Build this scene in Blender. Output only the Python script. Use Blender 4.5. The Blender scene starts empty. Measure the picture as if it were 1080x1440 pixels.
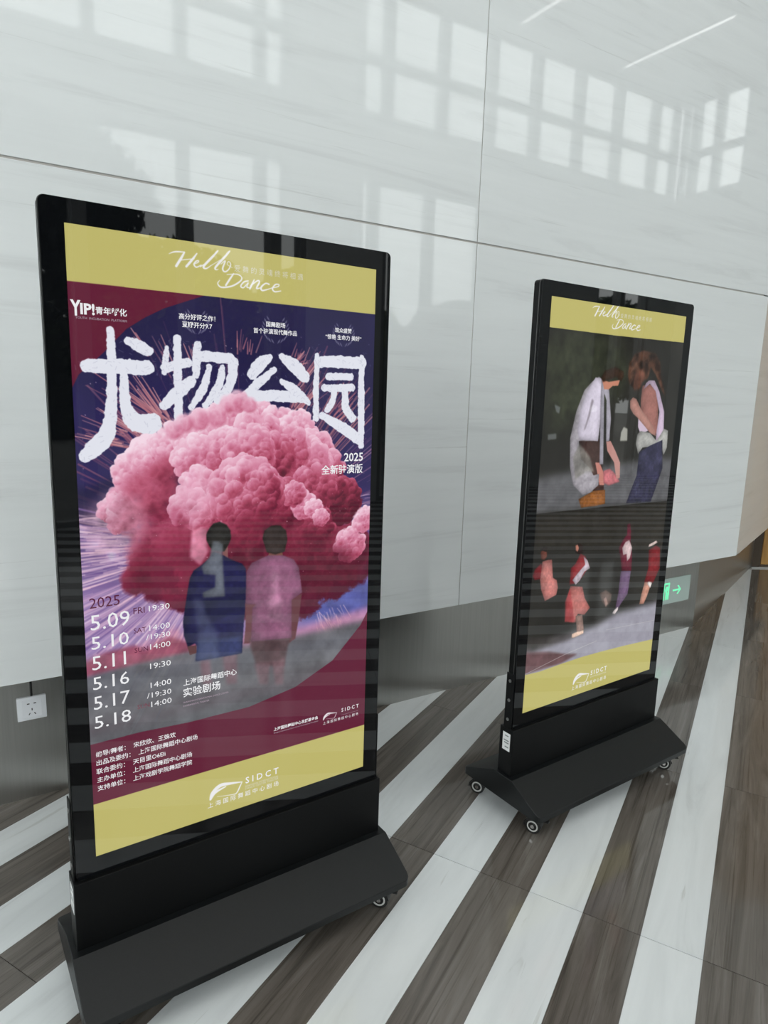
import bpy, math, random
import numpy as np
from mathutils import Vector, Matrix

C = bpy.context.scene.collection
SC = bpy.context.scene
# ------------------------------------------------------------------ camera
cd = bpy.data.cameras.new('camera'); cam = bpy.data.objects.new('camera', cd); C.objects.link(cam)
cam.matrix_world = Matrix(((0.8477, 0.0683, -0.5251, 0.0), (-0.5296, 0.1645, -0.8322, 0.0), (0.0306, 0.9838, 0.1767, 1.363), (0, 0, 0, 1)))
cd.sensor_fit = 'VERTICAL'; cd.sensor_height = 24.0; cd.sensor_width = 18.0; cd.lens = 15.79
cd.clip_start = .02; cd.clip_end = 200
SC.camera = cam
# ------------------------------------------------------------------ sky, lamps, exposure
SC.view_settings.view_transform = 'Standard'; SC.view_settings.look = 'None'
SC.view_settings.exposure = 0.0; SC.view_settings.gamma = 1.0
SC.view_settings.use_curve_mapping = False
w = bpy.data.worlds.new('overcast_sky'); SC.world = w; w.use_nodes = True
bgn = w.node_tree.nodes['Background']; bgn.inputs['Color'].default_value = (.95, .98, .99, 1); bgn.inputs['Strength'].default_value = 3.4
SC.cycles.max_bounces = 12; SC.cycles.diffuse_bounces = 6; SC.cycles.glossy_bounces = 5; SC.cycles.transparent_max_bounces = 12
SC.cycles.sample_clamp_indirect = 6.0
SC.cycles.use_denoising = True
# portals that guide the sky light through the glazed openings
def area(name, loc, sx, sy, rot, power, col=(.93, .98, 1)):
    l = bpy.data.lights.new(name, 'AREA'); l.shape = 'RECTANGLE'; l.size = sx; l.size_y = sy
    l.energy = power; l.color = col
    o = bpy.data.objects.new(name, l); o.location = loc; o.rotation_euler = rot; C.objects.link(o)
    return o
def portal(name, loc, sx, sy, rot):
    o = area(name, loc, sx, sy, rot, 1); o.data.cycles.is_portal = True
    return o
H90 = math.radians(90)
portal('daylight_lower', (-.1, -3.9, 2.15), 7.6, 4.2, (H90, 0, 0))
portal('daylight_lower', (5.94, -3.9, 2.15), 2.2, 4.2, (H90, 0, 0))
portal('daylight_upper', (-.1, -3.9, 5.85), 7.6, 1.65, (H90, 0, 0))
portal('daylight_upper', (8.2, -3.9, 5.85), 6.7, 1.65, (H90, 0, 0))

portal('fill_daylight_left_end', (-3.35, -.95, 2.25), 6.0, 4.4, (H90, 0, -H90))  # leads sky light through the glazing added at the left end

# ------------------------------------------------------------------ node helpers
def mat(name, color=(.5, .5, .5), rough=.5, metal=0., coat=0., coat_rough=.03, spec=.5, emit=None, estr=1.):
    m = bpy.data.materials.new(name); m.use_nodes = True
    b = m.node_tree.nodes['Principled BSDF']
    b.inputs['Base Color'].default_value = (*color, 1); b.inputs['Roughness'].default_value = rough
    b.inputs['Metallic'].default_value = metal; b.inputs['Coat Weight'].default_value = coat
    b.inputs['Coat Roughness'].default_value = coat_rough; b.inputs['Specular IOR Level'].default_value = spec
    if emit:
        b.inputs['Emission Color'].default_value = (*emit, 1); b.inputs['Emission Strength'].default_value = estr
    return m
class NT:
    def __init__(s, m): s.t = m.node_tree; s.b = s.t.nodes['Principled BSDF']
    def n(s, kind, **kw):
        x = s.t.nodes.new(kind)
        for k, v in kw.items():
            if k in x.inputs: x.inputs[k].default_value = v
            else: setattr(x, k, v)
        return x
    def l(s, a, b): s.t.links.new(a, b)
    def ramp(s, fac, stops):
        r = s.t.nodes.new('ShaderNodeValToRGB'); e = r.color_ramp.elements
        while len(e) < len(stops): e.new(.5)
        for q, (p, c) in zip(e, stops):
            q.position = p; q.color = (*c, 1)
        s.l(fac, r.inputs[0]); return r.outputs[0]
    def coords(s, scale, per_object=True, kind='Object', rot=(0, 0, 0)):
        tc = s.n('ShaderNodeTexCoord'); mp = s.n('ShaderNodeMapping'); mp.inputs['Scale'].default_value = scale
        mp.inputs['Rotation'].default_value = rot
        s.l(tc.outputs[kind], mp.inputs['Vector'])
        if per_object:
            oi = s.n('ShaderNodeObjectInfo'); mu = s.n('ShaderNodeMath', operation='MULTIPLY'); mu.inputs[1].default_value = 37.
            s.l(oi.outputs['Random'], mu.inputs[0]); cx = s.n('ShaderNodeCombineXYZ')
            for i in range(3): s.l(mu.outputs[0], cx.inputs[i])
            ad = s.n('ShaderNodeVectorMath', operation='ADD'); s.l(mp.outputs[0], ad.inputs[0]); s.l(cx.outputs[0], ad.inputs[1])
            return ad.outputs[0]
        return mp.outputs[0]
    def noise(s, vec, scale, detail=5, rough=.55, dist=0.):
        x = s.n('ShaderNodeTexNoise'); x.inputs['Scale'].default_value = scale; x.inputs['Detail'].default_value = detail
        x.inputs['Roughness'].default_value = rough; x.inputs['Distortion'].default_value = dist
        s.l(vec, x.inputs['Vector']); return x.outputs['Fac']
    def mix(s, a, b, fac, mode='MIX'):
        x = s.t.nodes.new('ShaderNodeMix'); x.data_type = 'RGBA'; x.blend_type = mode
        if isinstance(fac, float): x.inputs[0].default_value = fac
        else: s.l(fac, x.inputs[0])
        for v, i in ((a, 6), (b, 7)):
            if isinstance(v, tuple): x.inputs[i].default_value = (*v, 1)
            else: s.l(v, x.inputs[i])
        return x.outputs[2]

# wall marble: white with thin level veins, polished
M = {}
m = mat('white_wall_marble', rough=.03, spec=.5); t = NT(m)
v = t.coords((.55, .55, 7.5)); n1 = t.noise(v, 1.6, 8, .62, .6)
c1 = t.ramp(n1, [(.30, (.70, .72, .73)), (.45, (.775, .80, .81)), (.65, (.80, .825, .835))])
v2 = t.coords((.5, .5, 26)); n2 = t.noise(v2, 1.9, 6, .6, .4)
c2 = t.ramp(n2, [(.27, (.80, .80, .79)), (.36, (1, 1, 1)), (.7, (1, 1, 1))])
t.l(t.mix(c1, c2, .8, 'MULTIPLY'), t.b.inputs['Base Color']); M['wall_marble'] = m
# floor marbles
m = mat('white_floor_marble', rough=.09, spec=.45); t = NT(m)
v = t.coords((1.1, 9, 1)); n1 = t.noise(v, 1.3, 7, .6, .8)
c1 = t.ramp(n1, [(.30, (.56, .58, .59)), (.43, (.63, .655, .665)), (.65, (.68, .705, .715))])
v2 = t.coords((1.2, 22, 1)); n2 = t.noise(v2, .9, 5, .6, 1.0)
c2 = t.ramp(n2, [(.31, (.78, .77, .75)), (.35, (1, 1, 1)), (.8, (1, 1, 1))])
t.l(t.mix(c1, c2, .75, 'MULTIPLY'), t.b.inputs['Base Color']); M['white_tile'] = m
m = mat('brown_floor_marble', rough=.085, spec=.45); t = NT(m)
v = t.coords((.9, 13, 1)); n1 = t.noise(v, 1.7, 8, .65, .9)
c1 = t.ramp(n1, [(.30, (.066, .058, .050)), (.45, (.108, .094, .082)), (.56, (.132, .117, .103)), (.72, (.175, .158, .142))])
v2 = t.coords((1.1, 70, 1)); n2 = t.noise(v2, 1.3, 8, .7, .35)
c2 = t.ramp(n2, [(.37, (.50, .47, .44)), (.47, (.95, .95, .95)), (.7, (1.0, 1.0, 1.0))])
t.l(t.mix(c1, c2, .8, 'MULTIPLY'), t.b.inputs['Base Color']); M['brown_tile'] = m
m = mat('grout', (.22, .21, .20), .8); M['grout'] = m
M['joint'] = mat('joint_grey', (.46, .44, .42), .7)
# brushed steel skirting
m = mat('brushed_steel', (.40, .40, .385), rough=.33, metal=1.0); t = NT(m)
v = t.coords((60, 60, 1.2), False); n1 = t.noise(v, 2.5, 3, .5)
t.l(t.ramp(n1, [(.3, (.43, .425, .405)), (.7, (.47, .465, .445))]), t.b.inputs['Base Color'])
M['steel'] = m
m = mat('warm_wood_panel', rough=.35, coat=.25); t = NT(m)
v = t.coords((9, 9, .7)); n1 = t.noise(v, 2.2, 6, .6, .7)
t.l(t.ramp(n1, [(.3, (.30, .15, .040)), (.6, (.46, .26, .080)), (.8, (.55, .33, .12))]), t.b.inputs['Base Color']); M['wood'] = m
M['dark_wood'] = mat('dark_wood_trim', (.060, .042, .028), .5)
M['plaster'] = mat('white_plaster', (.74, .76, .76), .75)
M['ceiling'] = mat('ceiling_paint', (.76, .78, .78), .8)
M['mullion'] = mat('window_metal', (.32, .33, .33), .4, .3)
def noisy(m, scale, a, b, rough=None):
    t = NT(m); v = t.coords((1, 1, 1), False); n = t.noise(v, scale, 4)
    t.l(t.ramp(n, [(.35, a), (.65, b)]), t.b.inputs['Base Color']); return m
M['body'] = noisy(mat('black_powder_coat', rough=.42, spec=.22), 300, (.0016, .0018, .002), (.0026, .003, .0034))
M['base_metal'] = noisy(mat('black_satin_base', rough=.40, spec=.36), 260, (.0025, .0032, .0036), (.0042, .0052, .0058))
M['bezel'] = mat('black_cover_glass', (.0035, .004, .005), .02, spec=.4)
M['trim'] = mat('silver_trim', (.16, .16, .155), .3, 1.0)
M['screw'] = mat('screw_steel', (.42, .42, .42), .3, 1.0)
M['rubber'] = mat('caster_black', (.012, .012, .012), .35)
M['tyre'] = mat('caster_grey_tyre', (.55, .55, .53), .35)
M['chrome'] = mat('caster_chrome', (.8, .8, .8), .12, 1.0)
M['sticker'] = mat('sticker_paper', (.72, .73, .73), .5)
M['ink'] = mat('sticker_ink', (.18, .2, .2), .6)
M['red'] = mat('sticker_red', (.6, .03, .03), .5)
M['plastic'] = mat('socket_plastic', (.78, .80, .84), .25)
M['hole'] = mat('socket_hole', (.01, .01, .01), .6)
M['cable'] = mat('black_cable', (.012, .012, .012), .4)
M['sign'] = mat('exit_sign_face', (.36, .42, .40), .3, emit=(.20, .30, .27), estr=.25)
M['sign_green'] = mat('exit_sign_green', (.1, .5, .3), .4, emit=(.16, .80, .40), estr=.95)
M['led'] = mat('led_strip', (1, 1, 1), .5, emit=(1, 1, .97), estr=3.6)
M['fill_panel_glow'] = mat('fill_panel_emitter', (.8, .8, .8), .5, emit=(1, 1, .97), estr=4.2)  # emitter of the fill panels added under the ceiling
M['pave'] = noisy(mat('outdoor_paving', rough=.8), 3, (.14, .14, .13), (.20, .20, .19))
M['bark'] = noisy(mat('bark', rough=.9), 20, (.04, .03, .02), (.09, .07, .05))
def leafmat(name, a, b):
    m = mat(name, rough=.6, spec=.2); t = NT(m); v = t.coords((1, 1, 1), False); n = t.noise(v, 1.3, 4)
    t.l(t.ramp(n, [(.38, a), (.62, b)]), t.b.inputs['Base Color']); return m
M['leaf_dark'] = leafmat('dark_leaves', (.010, .017, .008), (.03, .045, .018))
M['leaf_sunlit'] = leafmat('sunlit_green_leaves', (.09, .12, .02), (.34, .37, .08))  # sunlit look put into the leaf colour, there is no sun lamp
m = bpy.data.materials.new('window_glass'); m.use_nodes = True; nt = m.node_tree; nt.nodes.clear()
o_ = nt.nodes.new('ShaderNodeOutputMaterial'); mx = nt.nodes.new('ShaderNodeMixShader'); tr = nt.nodes.new('ShaderNodeBsdfTransparent'); gl = nt.nodes.new('ShaderNodeBsdfGlossy')
tr.inputs[0].default_value = (.95, .96, .95, 1); gl.inputs['Roughness'].default_value = .01; lw = nt.nodes.new('ShaderNodeLayerWeight'); pw = nt.nodes.new('ShaderNodeMath'); pw.operation = 'POWER'; pw.inputs[1].default_value = 4; nt.links.new(lw.outputs['Facing'], pw.inputs[0]); fr = nt.nodes.new('ShaderNodeMath'); fr.operation = 'MULTIPLY_ADD'; fr.inputs[1].default_value = .6; fr.inputs[2].default_value = .03; nt.links.new(pw.outputs[0], fr.inputs[0])
nt.links.new(fr.outputs[0], mx.inputs[0]); nt.links.new(tr.outputs[0], mx.inputs[1]); nt.links.new(gl.outputs[0], mx.inputs[2]); nt.links.new(mx.outputs[0], o_.inputs[0]); M['glass'] = m

# ------------------------------------------------------------------ mesh helpers
def link(name, me, m=None, parent=None, loc=None, rz=None):
    o = bpy.data.objects.new(name, me); C.objects.link(o)
    if me and m is not None:
        for q in (m if isinstance(m, (list, tuple)) else [m]): me.materials.append(q)
    if parent: o.parent = parent
    if loc: o.location = loc
    if rz is not None: o.rotation_euler = (0, 0, rz)
    return o
def mesh(name, vs, fs):
    me = bpy.data.meshes.new(name); me.from_pydata([tuple(v) for v in vs], [], fs); me.update(); return me
def box_me(name, x0, x1, y0, y1, z0, z1, bev=0.0, seg=2):
    vs = [(x, y, z) for x in (x0, x1) for y in (y0, y1) for z in (z0, z1)]
    fs = [(0, 1, 3, 2), (4, 6, 7, 5), (0, 4, 5, 1), (2, 3, 7, 6), (0, 2, 6, 4), (1, 5, 7, 3)]
    me = mesh(name, vs, fs)
    if bev: bevel(me, bev, seg)
    return me
def bevel(me, off, seg=2, sel=None):
    import bmesh
    bm = bmesh.new(); bm.from_mesh(me)
    es = [e for e in bm.edges if (sel is None or sel(e))]
    bmesh.ops.bevel(bm, geom=es, offset=off, segments=seg, profile=.5, affect='EDGES', clamp_overlap=True)
    bm.to_mesh(me); bm.free(); me.update()
def smooth(me, ang=.6):
    for p in me.polygons: p.use_smooth = True
    try: me.set_sharp_from_angle(angle=ang)
    except Exception: pass
    return me
def rrect(x0, x1, z0, z1, r, n=6):
    pts = []
    for cx, cz, a0 in ((x1 - r, z1 - r, 0), (x0 + r, z1 - r, 90), (x0 + r, z0 + r, 180), (x1 - r, z0 + r, 270)):
        for i in range(n + 1):
            a = math.radians(a0 + 90 * i / n); pts.append((cx + r * math.cos(a), cz + r * math.sin(a)))
    return pts
def prism(name, poly, a0, a1, axis='y'):
    """extrude a 2D polygon along an axis: axis y -> poly is (x, z); axis x -> poly is (y, z); axis z -> (x, y)"""
    def P(p, a): return {'y': (p[0], a, p[1]), 'x': (a, p[0], p[1]), 'z': (p[0], p[1], a)}[axis]
    n = len(poly); vs = [P(p, a0) for p in poly] + [P(p, a1) for p in poly]
    fs = [tuple(range(n)), tuple(range(2 * n - 1, n - 1, -1))] + [(i, i + n, (i + 1) % n + n, (i + 1) % n) for i in range(n)]
    me = mesh(name, vs, fs)
    import bmesh
    bm = bmesh.new(); bm.from_mesh(me); bmesh.ops.recalc_face_normals(bm, faces=bm.faces); bm.to_mesh(me); bm.free()
    return me
def cyl_me(name, r, h, axis='z', n=20, c=(0, 0, 0), r2=None):
    r2 = r if r2 is None else r2
    vs = []; 
    for k, (rr, a) in enumerate(((r, -h / 2), (r2, h / 2))):
        for i in range(n):
            t_ = 2 * math.pi * i / n; p = (rr * math.cos(t_), rr * math.sin(t_), a)
            if axis == 'x': p = (p[2], p[0], p[1])
            if axis == 'y': p = (p[0], p[2], p[1])
            vs.append((p[0] + c[0], p[1] + c[1], p[2] + c[2]))
    fs = [tuple(range(n))[::-1], tuple(range(n, 2 * n))] + [(i, (i + 1) % n, (i + 1) % n + n, i + n) for i in range(n)]
    me = mesh(name, vs, fs)
    import bmesh
    bm = bmesh.new(); bm.from_mesh(me); bmesh.ops.recalc_face_normals(bm, faces=bm.faces); bm.to_mesh(me); bm.free()
    return me
def tag(o, label=None, cat=None, group=None, kind=None):
    for k, v in (('label', label), ('category', cat), ('group', group), ('kind', kind)):
        if v: o[k] = v
    return o
def empty(name, loc, rz=0):
    o = bpy.data.objects.new(name, None); C.objects.link(o); o.location = loc; o.rotation_euler = (0, 0, rz); o.empty_display_size = .1; return o
def struct(name, me, m): return tag(link(name, me, m), kind='structure')

# ------------------------------------------------------------------ the setting
WY, SY = 2.25, 2.33                     # face of the marble wall, face of the recessed steel skirting
KX = 3.745                              # where skirting and wall turn
KA = math.radians(20.4)
kd = Vector((math.cos(KA), math.sin(KA)))
KEND = Vector((5.60, 3.02))
sa = math.radians(28.35)                # direction of the floor stripes
sd = Vector((math.cos(sa), math.sin(sa))); sn = Vector((math.sin(sa), -math.cos(sa)))

def clip(poly, n, d):                   # keep n.p <= d
    out = []
    for i in range(len(poly)):
        a, b = poly[i], poly[(i + 1) % len(poly)]; da, db = n.dot(a) - d, n.dot(b) - d
        if da <= 0: out.append(a)
        if da * db < 0: out.append(a + (b - a) * (da / (da - db)))
    return out
fd = Vector((math.cos(math.radians(-31.9)), math.sin(math.radians(-31.9))))   # direction of the wooden far wall
fn = Vector((-fd.y, fd.x))              # points to the far side
RX0, RX1, RY0 = -3.5, 11.55, -4.0
def floor_clip(poly, gap=0.0, far=.10):
    res = []
    kn = Vector((-kd.y, kd.x)); kdist = kn.dot(Vector((KX, SY)))
    for part in range(2):
        q = clip(poly, Vector((1, 0)) if part == 0 else Vector((-1, 0)), KX if part == 0 else -KX)
        if len(q) < 3: continue
        q = clip(q, Vector((0, 1)), SY) if part == 0 else clip(q, kn, kdist)
        if part == 1 and len(q) > 2:
            q = clip(q, fn, fn.dot(KEND) - far)
        for n_, d_ in ((Vector((-1, 0)), -RX0), (Vector((1, 0)), RX1), (Vector((0, -1)), -RY0), (Vector((0, 1)), 3.2)):
            if len(q) > 2: q = clip(q, n_, d_)
        if len(q) > 2: res.append(q)
    return res
floor = struct('floor', box_me('floor', RX0, 12.5, RY0 - .2, 5.2, -.12, -.0035), M['grout'])
TW, TL, TS0, TH = .14745, .8855, 1.6705, .0032
def in_view(p):
    d = Vector((p.x, p.y, -1.363)); z = d.dot(Vector((.5251, .8322, -.1767)))
    if z < .1: return False
    x = 540 + 947.3 * d.dot(Vector((.8477, -.5296, .0306))) / z; y = 720 - 947.3 * d.dot(Vector((.0683, .1645, .9838))) / z
    return -30 < x < 1110 and 560 < y < 1480
cand = []
G = .0004
for i in range(-60, 60):
    n0 = .006 + (i - 1) * TW; n1 = n0 + TW                  # i even: brown/white alternate
    tl = TL if i % 2 else 2.45          # the white strips are laid in longer pieces
    for j in range(-16, 16):
        s0 = TS0 + j * tl; s1 = s0 + tl
        pl = [sd * (s0 + .0011) + sn * (n0 + G), sd * (s1 - .0011) + sn * (n0 + G), sd * (s1 - .0011) + sn * (n1 - G), sd * (s0 + .0011) + sn * (n1 - G)]
        ps = floor_clip(pl)
        if not ps: continue
        cen = sd * ((s0 + s1) / 2) + sn * ((n0 + n1) / 2)
        vis = any(in_view(p) for q in ps for p in q) or in_view(cen)
        area_ = sum(abs(sum(q[k].x * q[(k + 1) % len(q)].y - q[(k + 1) % len(q)].x * q[k].y for k in range(len(q)))) for q in ps) / 2
        cand.append((not vis, (cen.length_squared + 1.86) / max(area_, 1e-4), i, j, ps, cen, abs(area_ - (tl - .0022) * (TW - 2 * G)) < 1e-6))
cand.sort(key=lambda c: (c[0], c[1]))
full = {}
stuff_v, stuff_f, stuff_m = [], [], []
nt_ = 0
for inv, _, i, j, ps, cen, isfull in cand:
    white = (i % 2 == 0)
    if nt_ < 290 and not inv:
        nt_ += 1
        if isfull and white in full: me = full[white]; o = link('floor_tile', me, None, floor)
        else:
            vs, fs = [], []
            for q in ps:
                loc = [Vector(((p - cen).dot(sd), -(p - cen).dot(sn))) for p in q]
                if len(loc) > 2:
                    ar = sum(loc[k].x * loc[(k + 1) % len(loc)].y - loc[(k + 1) % len(loc)].x * loc[k].y for k in range(len(loc)))
                    if ar < 0: loc.reverse()
                b0 = len(vs); n = len(loc)
                vs += [(p.x, p.y, 0) for p in loc] + [(p.x, p.y, -TH) for p in loc]
                fs += [tuple(range(b0, b0 + n))] + [(b0 + k, b0 + k + n, b0 + (k + 1) % n + n, b0 + (k + 1) % n) for k in range(n)]
            me = mesh('floor_tile', vs, fs); o = link('floor_tile', me, M['white_tile'] if white else M['brown_tile'], floor)
            if isfull: full[white] = me
        o.location = (cen.x, cen.y, 0); o.rotation_euler = (0, 0, sa)
    else:
        for q in ps:
            ar = sum(q[k].x * q[(k + 1) % len(q)].y - q[(k + 1) % len(q)].x * q[k].y for k in range(len(q)))
            if ar < 0: q = q[::-1]
            b0 = len(stuff_v); n = len(q)
            def L(p): return (p.dot(sd), -p.dot(sn), 0)
            stuff_v += [L(p) for p in q]; stuff_f.append(tuple(range(b0, b0 + n))); stuff_m.append(0 if white else 1)
me = mesh('floor_tiles_beyond', stuff_v, stuff_f)
o = link('floor_tiles_beyond', me, [M['white_tile'], M['brown_tile']], floor, rz=sa)
me.polygons.foreach_set('material_index', stuff_m); tag(o, kind='stuff')
# pale border strip in front of the far wall
p0 = KEND - fn * .095; p1 = p0 + fd * 3.2; kn_ = Vector((-kd.y, kd.x))
me = mesh('border_tile', [(*(KEND - fn * .095 - fd * .05), 0), (*(p1), 0), (*(p1 + fn * .09), 0), (*(KEND - fn * .004 - fd * .0), 0)], [(0, 1, 2, 3)])
link('border_tile', me, M['white_tile'], floor)

# marble wall of large slabs
wall = struct('wall_back', box_me('wall_back', RX0, KX + .2, WY + .0035, WY + .25, .44, 6.8), M['joint'])
CX = 3.985
rows = [(.438, 1.9635), (1.9705, 3.60), (3.609, 5.2), (5.209, 6.8)]
cols = [(RX0, -.320), (-.316, 1.8285), (1.8325, CX)]
for z0, z1 in rows:
    for x0, x1 in cols:
        me = box_me('marble_panel', x0, x1, WY, WY + .0035, z0, z1, .001, 1); link('marble_panel', me, M['wall_marble'], wall)
# the wall that turns away on the right
ko = Vector((CX, WY)); 
wr = struct('wall_right', box_me('wall_right', .01, 1.75, .021, .2, .44, 6.8), M['joint']); wr.location = (ko.x, ko.y, 0); wr.rotation_euler = (0, 0, KA)
for z0, z1 in rows: link('marble_panel', box_me('marble_panel', 0.0, 1.75, 0, .02, z0, z1, .0012, 1), M['wall_marble'], wr)
# recessed steel skirting
o = struct('baseboard_back', box_me('baseboard_back', RX0, KX, SY, SY + .12, 0, .455), M['steel'])
kk = prism('baseboard_right', [(0, 0), (2.0, 0), (2.0, .12), (0.04, .12)], 0, .455, 'z')
o = struct('baseboard_right', kk, M['steel']); o.location = (KX, SY, 0); o.rotation_euler = (0, 0, KA)
# wooden far wall with dark end post
wf = struct('wall_far', box_me('wall_far', 0, 3.4, .03, .15, 0, 6.8), M['plaster']); wf.location = (KEND.x, KEND.y, 0); wf.rotation_euler = (0, 0, math.radians(-31.9))
link('post', box_me('post', -.02, .07, -.004, .03, 0, 3.2, .003, 1), M['dark_wood'], wf)
for k in range(5): link('wood_panel', box_me('wood_panel', .075 + k * .6, .075 + k * .6 + .595, 0, .03, .02, 3.2, .003, 1), M['wood'], wf)
link('plinth', box_me('plinth', .072, 3.0, -.004, .0, 0, .02), M['dark_wood'], wf)
fe = KEND + fd * 3.4
struct('wall_end', box_me('wall_end', 8.45, 11.75, 1.30, 1.45, 0, 6.8), M['plaster'])
wl = struct('wall_left', box_me('wall_left', RX0 - .2, RX0, RY0 - .1, 2.5, 4.5, 6.8), M['plaster'])
link('pier', box_me('pier', RX0 - .2, RX0, 2.1, 2.5, 0, 4.5), M['plaster'], wl)
struct('ceiling', box_me('ceiling', RX0 - .2, 11.75, RY0 - .1, 5.2, 6.8, 7.0), M['ceiling'])
# front facade: piers, spandrel, top band
def part(name, me, m, parent): return link(name, me, m, parent)
fa = struct('wall_front', box_me('wall_front', RX0, 11.55, -4.2, -4.0, 4.25, 5.02), M['plaster'])
for x0, x1, z0, z1 in ((RX0, 11.55, 6.66, 6.8), (3.80, 4.83, 0, 4.25), (3.80, 4.83, 5.02, 6.66), (7.05, 9.25, 0, 4.25), (10.7, 11.55, 0, 4.25), (9.25, 10.7, 3.3, 4.25)):
    part('pier', box_me('pier', x0, x1, -4.2, -4.0, z0, z1), M['plaster'], fa)
we = struct('wall_side', box_me('wall_side', 11.55, 11.75, -2.72, 1.45, 0, 6.8), M['plaster'])
part('pier', box_me('pier', 11.55, 11.75, -4.2, -2.72, 0, 5.02), M['plaster'], we); part('pier', box_me('pier', 11.55, 11.75, -4.2, -2.72, 6.66, 6.8), M['plaster'], we)
def window(name, xs, zs, mw=.13, along='x', at=-4.1):
    r = None
    def B(n, a0, a1, z0, z1, d, m, par):
        if along == 'x': me = box_me(n, a0, a1, at - d, at + d, z0, z1)
        else: me = box_me(n, at - d, at + d, a0, a1, z0, z1)
        return link(n, me, m, par)
    r = empty(name, (0, 0, 0)); tag(r, kind='structure')
    for k, x in enumerate(xs): 
        a, b = x - mw / 2, x + mw / 2
        if k == 0: a = x
        if k == len(xs) - 1: b = x
        if b > a: B('mullion', a, b, zs[0], zs[-1], .08, M['mullion'], r)
    for k, z in enumerate(zs):
        a, b = z - .05, z + .05
        if k == 0: a = z
        if k == len(zs) - 1: b = z
        for x0, x1 in zip(xs, xs[1:]): B('transom', x0 + mw / 2, x1 - mw / 2, a, b, .065, M['mullion'], r)
    for z0, z1 in zip(zs, zs[1:]):
        for x0, x1 in zip(xs, xs[1:]): B('pane', x0 + .02, x1 - .02, z0 + .02, z1 - .02, .004, M['glass'], r)
    return r
left_x = [-3.5, -2.42, -1.45, -.48, .49, 1.46, 2.46, 3.43, 3.80]
window('window_1', left_x, [0, 4.25]); window('window_2', [4.83, 5.1, 6.05, 7.05], [0, 4.25])
window('window_3', left_x, [5.02, 5.75, 6.66]); window('window_4', [4.83, 5.29, 6.22, 7.12, 8.03, 8.99, 9.94, 10.92, 11.55], [5.02, 5.75, 6.66])
window('window_5', [-4.0, -3.75, -3.3, -2.72], [5.02, 5.75, 6.66], .12, 'y', 11.65)
window('fill_window_left', [-4.0, -2.8, -1.6, -.4, .8, 2.1], [0, 2.25, 4.5], .10, 'y', -3.6)  # unseen left-end glazing, added to let in more daylight
window('door_1', [9.25, 9.97, 10.7], [0, 3.3], .12)
for k, (x, y0, y1) in enumerate(((9.75, -3.87, -1.99), (7.44, -3.85, -1.95))):
    o = empty('ceiling_light', (x, (y0 + y1) / 2, 6.8)); L_ = (y1 - y0) / 2
    link('housing', box_me('housing', -.05, .05, -L_ - .02, L_ + .02, -.035, 0, .003, 1), M['mullion'], o)
    link('diffuser', box_me('diffuser', -.028, .028, -L_, L_, -.042, -.034), M['led'], o)
    tag(o, ['long slim linear ceiling light towards the far end wall', 'long slim linear ceiling light nearer the entrance glazing'][k], 'light', 'linear ceiling lights')

for k, x in enumerate((-1.8, .5, 2.8, 5.1)):       # unseen glowing panels added under the ceiling as fill light
    o = empty('fill_panel', (x, -1.6, 6.8)); tag(o, ['added fill-light ceiling panel nearest the left end', 'added fill-light ceiling panel, second from the left end', 'added fill-light ceiling panel, third from the left end', 'added fill-light ceiling panel beside the long linear lights'][k], 'light', 'added fill-light panels')
    link('frame', box_me('frame', -.49, .49, -1.64, 1.64, -.05, 0, .004, 1), M['mullion'], o); link('diffuser', box_me('diffuser', -.45, .45, -1.6, 1.6, -.056, -.05), M['fill_panel_glow'], o)  # frame and diffuser of the added fill panel
# outdoors, seen only as reflections
struct('ground', box_me('ground', -40, 60, -60, -4.25, -.25, -.04), M['pave'])
rng = random.Random(4)
def leaves(name, n, rx, ry, rz, size):
    vs, fs = [], []
    for k in range(n):
        while True:
            p = [rng.uniform(-1, 1) for _ in range(3)]; q = sum(a * a for a in p)
            if q < 1 and (q > .25 or rng.random() < .3): break
        c = Vector((p[0] * rx, p[1] * ry, p[2] * rz)); a = Vector([rng.gauss(0, 1) for _ in range(3)]).normalized(); b = a.orthogonal().normalized(); s = size * rng.uniform(.6, 1.4)
        b0 = len(vs); vs += [c - a * s, c + b * s * .4, c + a * s, c - b * s * .4]; fs.append((b0, b0 + 1, b0 + 2, b0 + 3))
    return mesh(name, vs, fs)
dark_crown = leaves('foliage', 7000, 2.0, 1.6, 1.7, .13); light_crown = leaves('foliage', 7000, 1.7, 1.1, 1.25, .11)
def tree(x, y, zc, kind, s=1., label=''):
    r = empty('tree', (x, y, -.04)); tag(r, label, 'tree', 'trees outside the glazing')
    f = bpy.data.objects.new('foliage', dark_crown if kind else light_crown); C.objects.link(f); f.parent = r; f.location = (0, 0, zc); f.scale = (s, s, s)
    link('trunk', cyl_me('trunk', .13, zc, 'z', 10, (0, 0, zc / 2), .06), M['bark'], r)
dark_crown.materials.append(M['leaf_dark']); light_crown.materials.append(M['leaf_sunlit'])
for x, y, zc, k, s, lb in ((-2.6, -8, 3.4, 1, .85, 'dark green tree outside the glass front, nearest the left end'), (1.3, -8.2, 3.9, 1, 1.0, 'tall dark green tree outside the glass front beside the first pier'),
    (4.6, -10.6, 2.9, 0, 1.0, 'tree tinted sunlit yellow-green outside, second after the tall dark one'), (8.3, -11.2, 2.9, 0, 1.05, 'tree tinted sunlit yellow-green outside opposite the wider pier'), (12.4, -11.4, 2.4, 1, .95, 'dark green tree outside opposite the side door'),
    (16.4, -12, 3.0, 0, 1.0, 'tree tinted sunlit yellow-green outside beyond the end wall'), (21, -12, 3, 1, 1.1, 'dark green tree outside, farthest along the row')):
    tree(x, y, zc, k, s, lb)
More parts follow.
